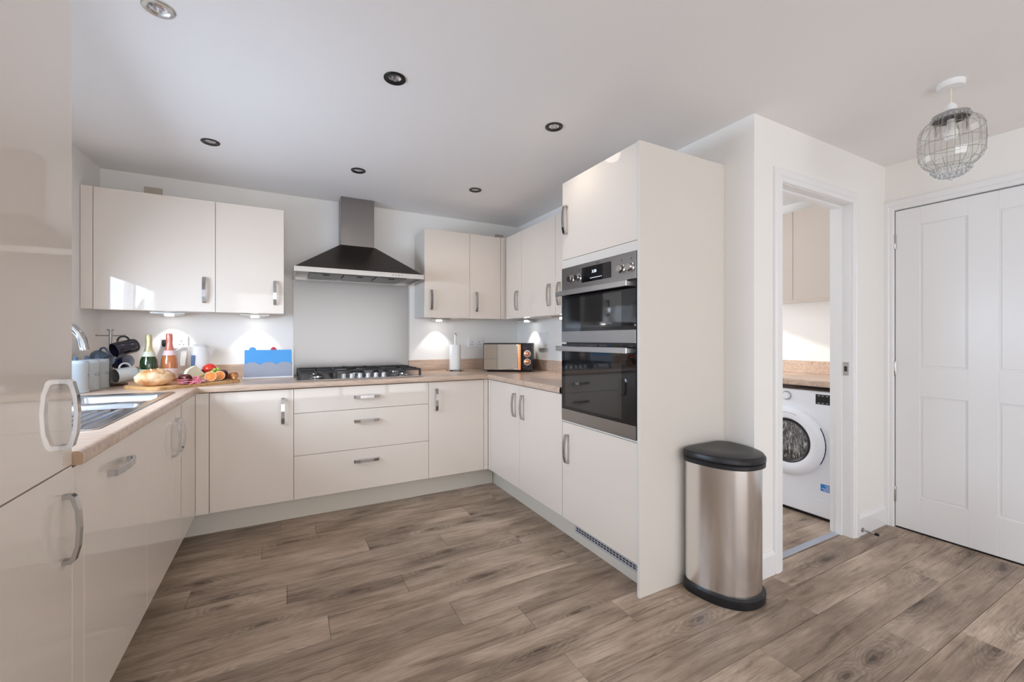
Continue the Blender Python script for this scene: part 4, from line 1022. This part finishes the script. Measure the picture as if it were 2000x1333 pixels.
# ------------------------------------------------------------------ food board
P0 = Vector((-.63, 2.95, 0)); bu = Vector((.737, .676, 0)); bn_ = Vector((-.676, .737, 0))
BT = ZT+.018
def BP(s, t, z=0): return P0+bu*s+bn_*t+Vector((0, 0, BT+z))
Tbd = lambda c: tuple(P0+bu*c[0]+bn_*c[1]+Vector((0, 0, ZT+c[2])))
poly = [(x, y) for x, y, z in rrect(0, .50, 0, .30, .03, 0)]
fb = solo('serving_board', MB(Tbd).prism(poly, .0005, .018, bev=.003), M_board, 'beech serving board laden with bread, cheese, figs and grapes', 'serving board')
def food(name, label, cat, mb, m, group=None, parts=()):
    return solo(name, mb, m, label, cat, group, True)
def speck(name, a, b, sc=60, r=.5, lo=.4, hi=.6, **k):
    m = mat(name, a, r, **k); n = noise(m, coords(m).outputs[0], sc, 4); q = ramp(m, [(lo, a), (hi, b)]); lk(m, n.outputs[0], q.inputs[0]); lk(m, q.outputs[0], bsdf(m).inputs['Base Color']); bump(m, n.outputs[0], .4, .002); return m
M_crust = speck('bread_crust', (.50, .21, .06), (.86, .62, .38), 13, .65, .40, .60)
M_crumb = speck('bread_crumb', (.80, .66, .42), (.90, .82, .64), 90, .8)
bm_ = MB(); Rb = basis((0, 0, 0), bu, bn_, Vector((0, 0, 1)))
bm_.blob(BP(.066, .120, .046), (.096, .074, .050), 4, .09, Rb, 2, 12)
br = thing('bread_loaf', 'rustic round loaf of pale crusty bread at the left end of the board', 'bread', tuple(BP(.07, .135)))
o_ = obj('loaf', bm_, M_crust, br, 80)
for i in range(3):
    c0 = BP(.03+i*.05, .07, .063)
    sc = []
    for q in range(7):
        tt = .085+q*.011; ss = .030+i*.036+q*.004
        hgt = .046+.050*math.sqrt(max(0, 1-((tt-.12)/.074)**2-((ss-.066)/.096)**2))
        sc.append(BP(ss, tt, hgt-.001))
    obj('score', MB().tube(sc, [.001, .0028, .0038, .004, .0038, .0028, .001], 8), M_crumb, br, True)
# second piece behind
food('bread_roll', 'smaller crusty roll tucked behind the loaf beside the rose bottle', 'bread', MB().blob(BP(.172, .250, .038), (.050, .040, .040), 3, .08, Rb, 5, 14), M_crust)
M_dk = speck('dark_rind', (.05, .008, .010), (.16, .04, .03), 50, .35)
food('salami_end', 'dark cut end of salami between the bread and the salami slices', 'salami', MB().lathe([(0, -.0), (.022, 0), (.026, .006), (.026, .040), (.020, .052), (0, .056)], 20, align_z(BP(.200, .045, .030), bu*-.2+bn_*.8)), M_dk)
M_sal = speck('salami_meat', (.62, .06, .12), (.90, .58, .60), 130, .3, .48, .62)
random.seed(11)
for i in range(11):
    s = .150+i*.0115+random.uniform(-.004, .004); t = .020+(i % 3)*.018
    food('salami_slice', 'pink salami slice in the fan along the front of the board', 'salami', MB().lathe([(0, 0), (.026, 0), (.0265, .001), (.0260, .002), (0, .0024)], 18, align_z(BP(s, t, .006+(i % 3)*.010), (random.uniform(-.3, .3), random.uniform(-.5, .1), 1))), M_sal, 'fanned salami slices')
M_chs = mat('white_cheese', (.86, .80, .62), .5, sss=.1)
cpoly = [(.235, .130), (.375, .150), (.310, .235)]
ch = MB(Tbd)
ch.loft([[(.205, .125, .018), (.400, .150, .018), (.350, .235, .018), (.252, .205, .018)], [(.268, .150, .094), (.322, .165, .118), (.318, .200, .112), (.272, .190, .092)]])
food('cheese_wedge', 'large pale cheese wedge standing in the middle of the board', 'cheese', ch, M_chs)
random.seed(5)
M_ol = mat('green_olive', (.22, .20, .04), .2, coat=.5); M_olb = mat('black_olive', (.03, .015, .02), .15, coat=.5)
for i in range(10):
    s, t = .235+(i % 5)*.017+random.uniform(-.003, .003), .060+(i//5)*.024
    k = i % 3 == 0
    food('olive', 'small dark olive in the pile between cheese and figs' if k else 'small green olive in the pile between cheese and figs', 'olive', MB().blob(BP(s, t, .009), (.0105, .0085, .0085), 2), M_olb if k else M_ol, 'black olives on the board' if k else 'green olives on the board')
M_bg = mat('black_grape', (.012, .008, .03), .15, coat=.5); M_gg = mat('green_grape', (.42, .55, .10), .15, coat=.5)
for i, (s, t, z) in enumerate([(.355, .20, .011), (.376, .20, .012), (.397, .205, .011), (.365, .215, .030), (.387, .215, .032), (.408, .20, .030), (.346, .218, .014), (.425, .19, .012), (.400, .222, .047), (.380, .222, .048), (.372, .180, .038), (.352, .185, .030)]):
    food('grape', 'black grape in the small dark bunch beside the cheese', 'grape', MB().blob(BP(s, t+.01, z*1.15), .0125, 2), M_bg, 'black grapes on the board')
for i, (s, t, z) in enumerate([(.405, .145, .030), (.420, .150, .044), (.440, .150, .034), (.458, .155, .040), (.470, .145, .028), (.450, .140, .020), (.430, .135, .018), (.478, .155, .014), (.412, .148, .013), (.466, .162, .056), (.445, .165, .054)]):
    food('grape', 'green grape in the bunch beneath the tomato', 'grape', MB().blob(BP(s, t+.01, z*1.15), .0135, 2), M_gg, 'green grapes on the board')
M_tom = mat('tomato_red', (.80, .035, .015), .12, coat=.6)
tm = thing('tomato', 'red tomato sitting at the back of the board', 'tomato', tuple(BP(.455, .225, .0)))
obj('flesh', MB().blob(BP(.455, .235, .066), (.042, .042, .037), 3), M_tom, tm, True)
obj('support_leaf', MB().blob(BP(.455, .235, .020), (.038, .038, .021), 2), mat('salad_leaf', (.10, .20, .04), .5), tm, True)
M_fig = mat('fig_skin', (.07, .02, .05), .4); M_figr = mat('fig_rim', (.86, .58, .38), .5)
M_figi = speck('fig_flesh', (.70, .17, .03), (.90, .36, .10), 130, .3, .4, .6)
for s, t, z, lab in ((.325, .042, .032, 'halved fig with orange flesh, left one of the pair'), (.388, .052, .032, 'halved fig with orange flesh, right one of the pair')):
    f_ = thing('fig_half', lab, 'fig', tuple(BP(s, t)))
    d_ = (Vector((.10, -1, .28))).normalized(); c_ = BP(s, t, z)
    Mz = align_z(c_, d_)
    obj('skin', MB().lathe([(0, -.026), (.014, -.023), (.025, -.012), (.0305, 0), (0, 0)], 24, Mz), M_fig, f_, True)
    obj('rim', MB().lathe([(.0262, .0002), (.0306, .0), (.0298, .0024), (.0266, .0024)], 24, Mz, cap=False), M_figr, f_, True)
    obj('flesh', MB().lathe([(0, .003), (.016, .0028), (.0268, .001), (.0268, -.002)], 24, Mz, cap=False), M_figi, f_, True)
food('dried_fig', 'dark wrinkled whole fig between the halved figs and the pastry', 'fig', MB().blob(BP(.440, .090, .033), (.028, .030, .033), 3, .12, None, 3, 16), speck('dark_fig', (.03, .008, .015), (.14, .04, .04), 80, .5))
M_pas = speck('pastry_glaze', (.25, .06, .015), (.72, .36, .14), 40, .28, .38, .62)
pa = thing('croissant', 'small glazed croissant at the right end of the board', 'pastry', tuple(BP(.48, .07)))
for i in range(7):
    a = (i-3)/3; rr = .027*(1-.50*a*a)
    obj('fold', MB().blob(BP(.474+.012*a*0+.026*(1-a*a)-.012, .055+a*.036, rr*.95), (rr*.95, .010+.002, rr*.92), 2, .05, Rb, i), M_pas, pa, 60)
M_stk = mat('breadstick_crust', (.78, .50, .20), .55)
for i, (s, t) in enumerate(((.300, .078), (.318, .100), (.300, .120))):
    food('breadstick', 'golden breadstick leaning up across the middle of the board', 'breadstick', MB().tube([BP(s, t-.01, .012+i*.009), BP(s+.055, t+.012, .030+i*.007), BP(s+.095, t+.026, .042+i*.006)], [.005, .0065, .005], 8), M_stk, 'breadsticks leaning on the board')
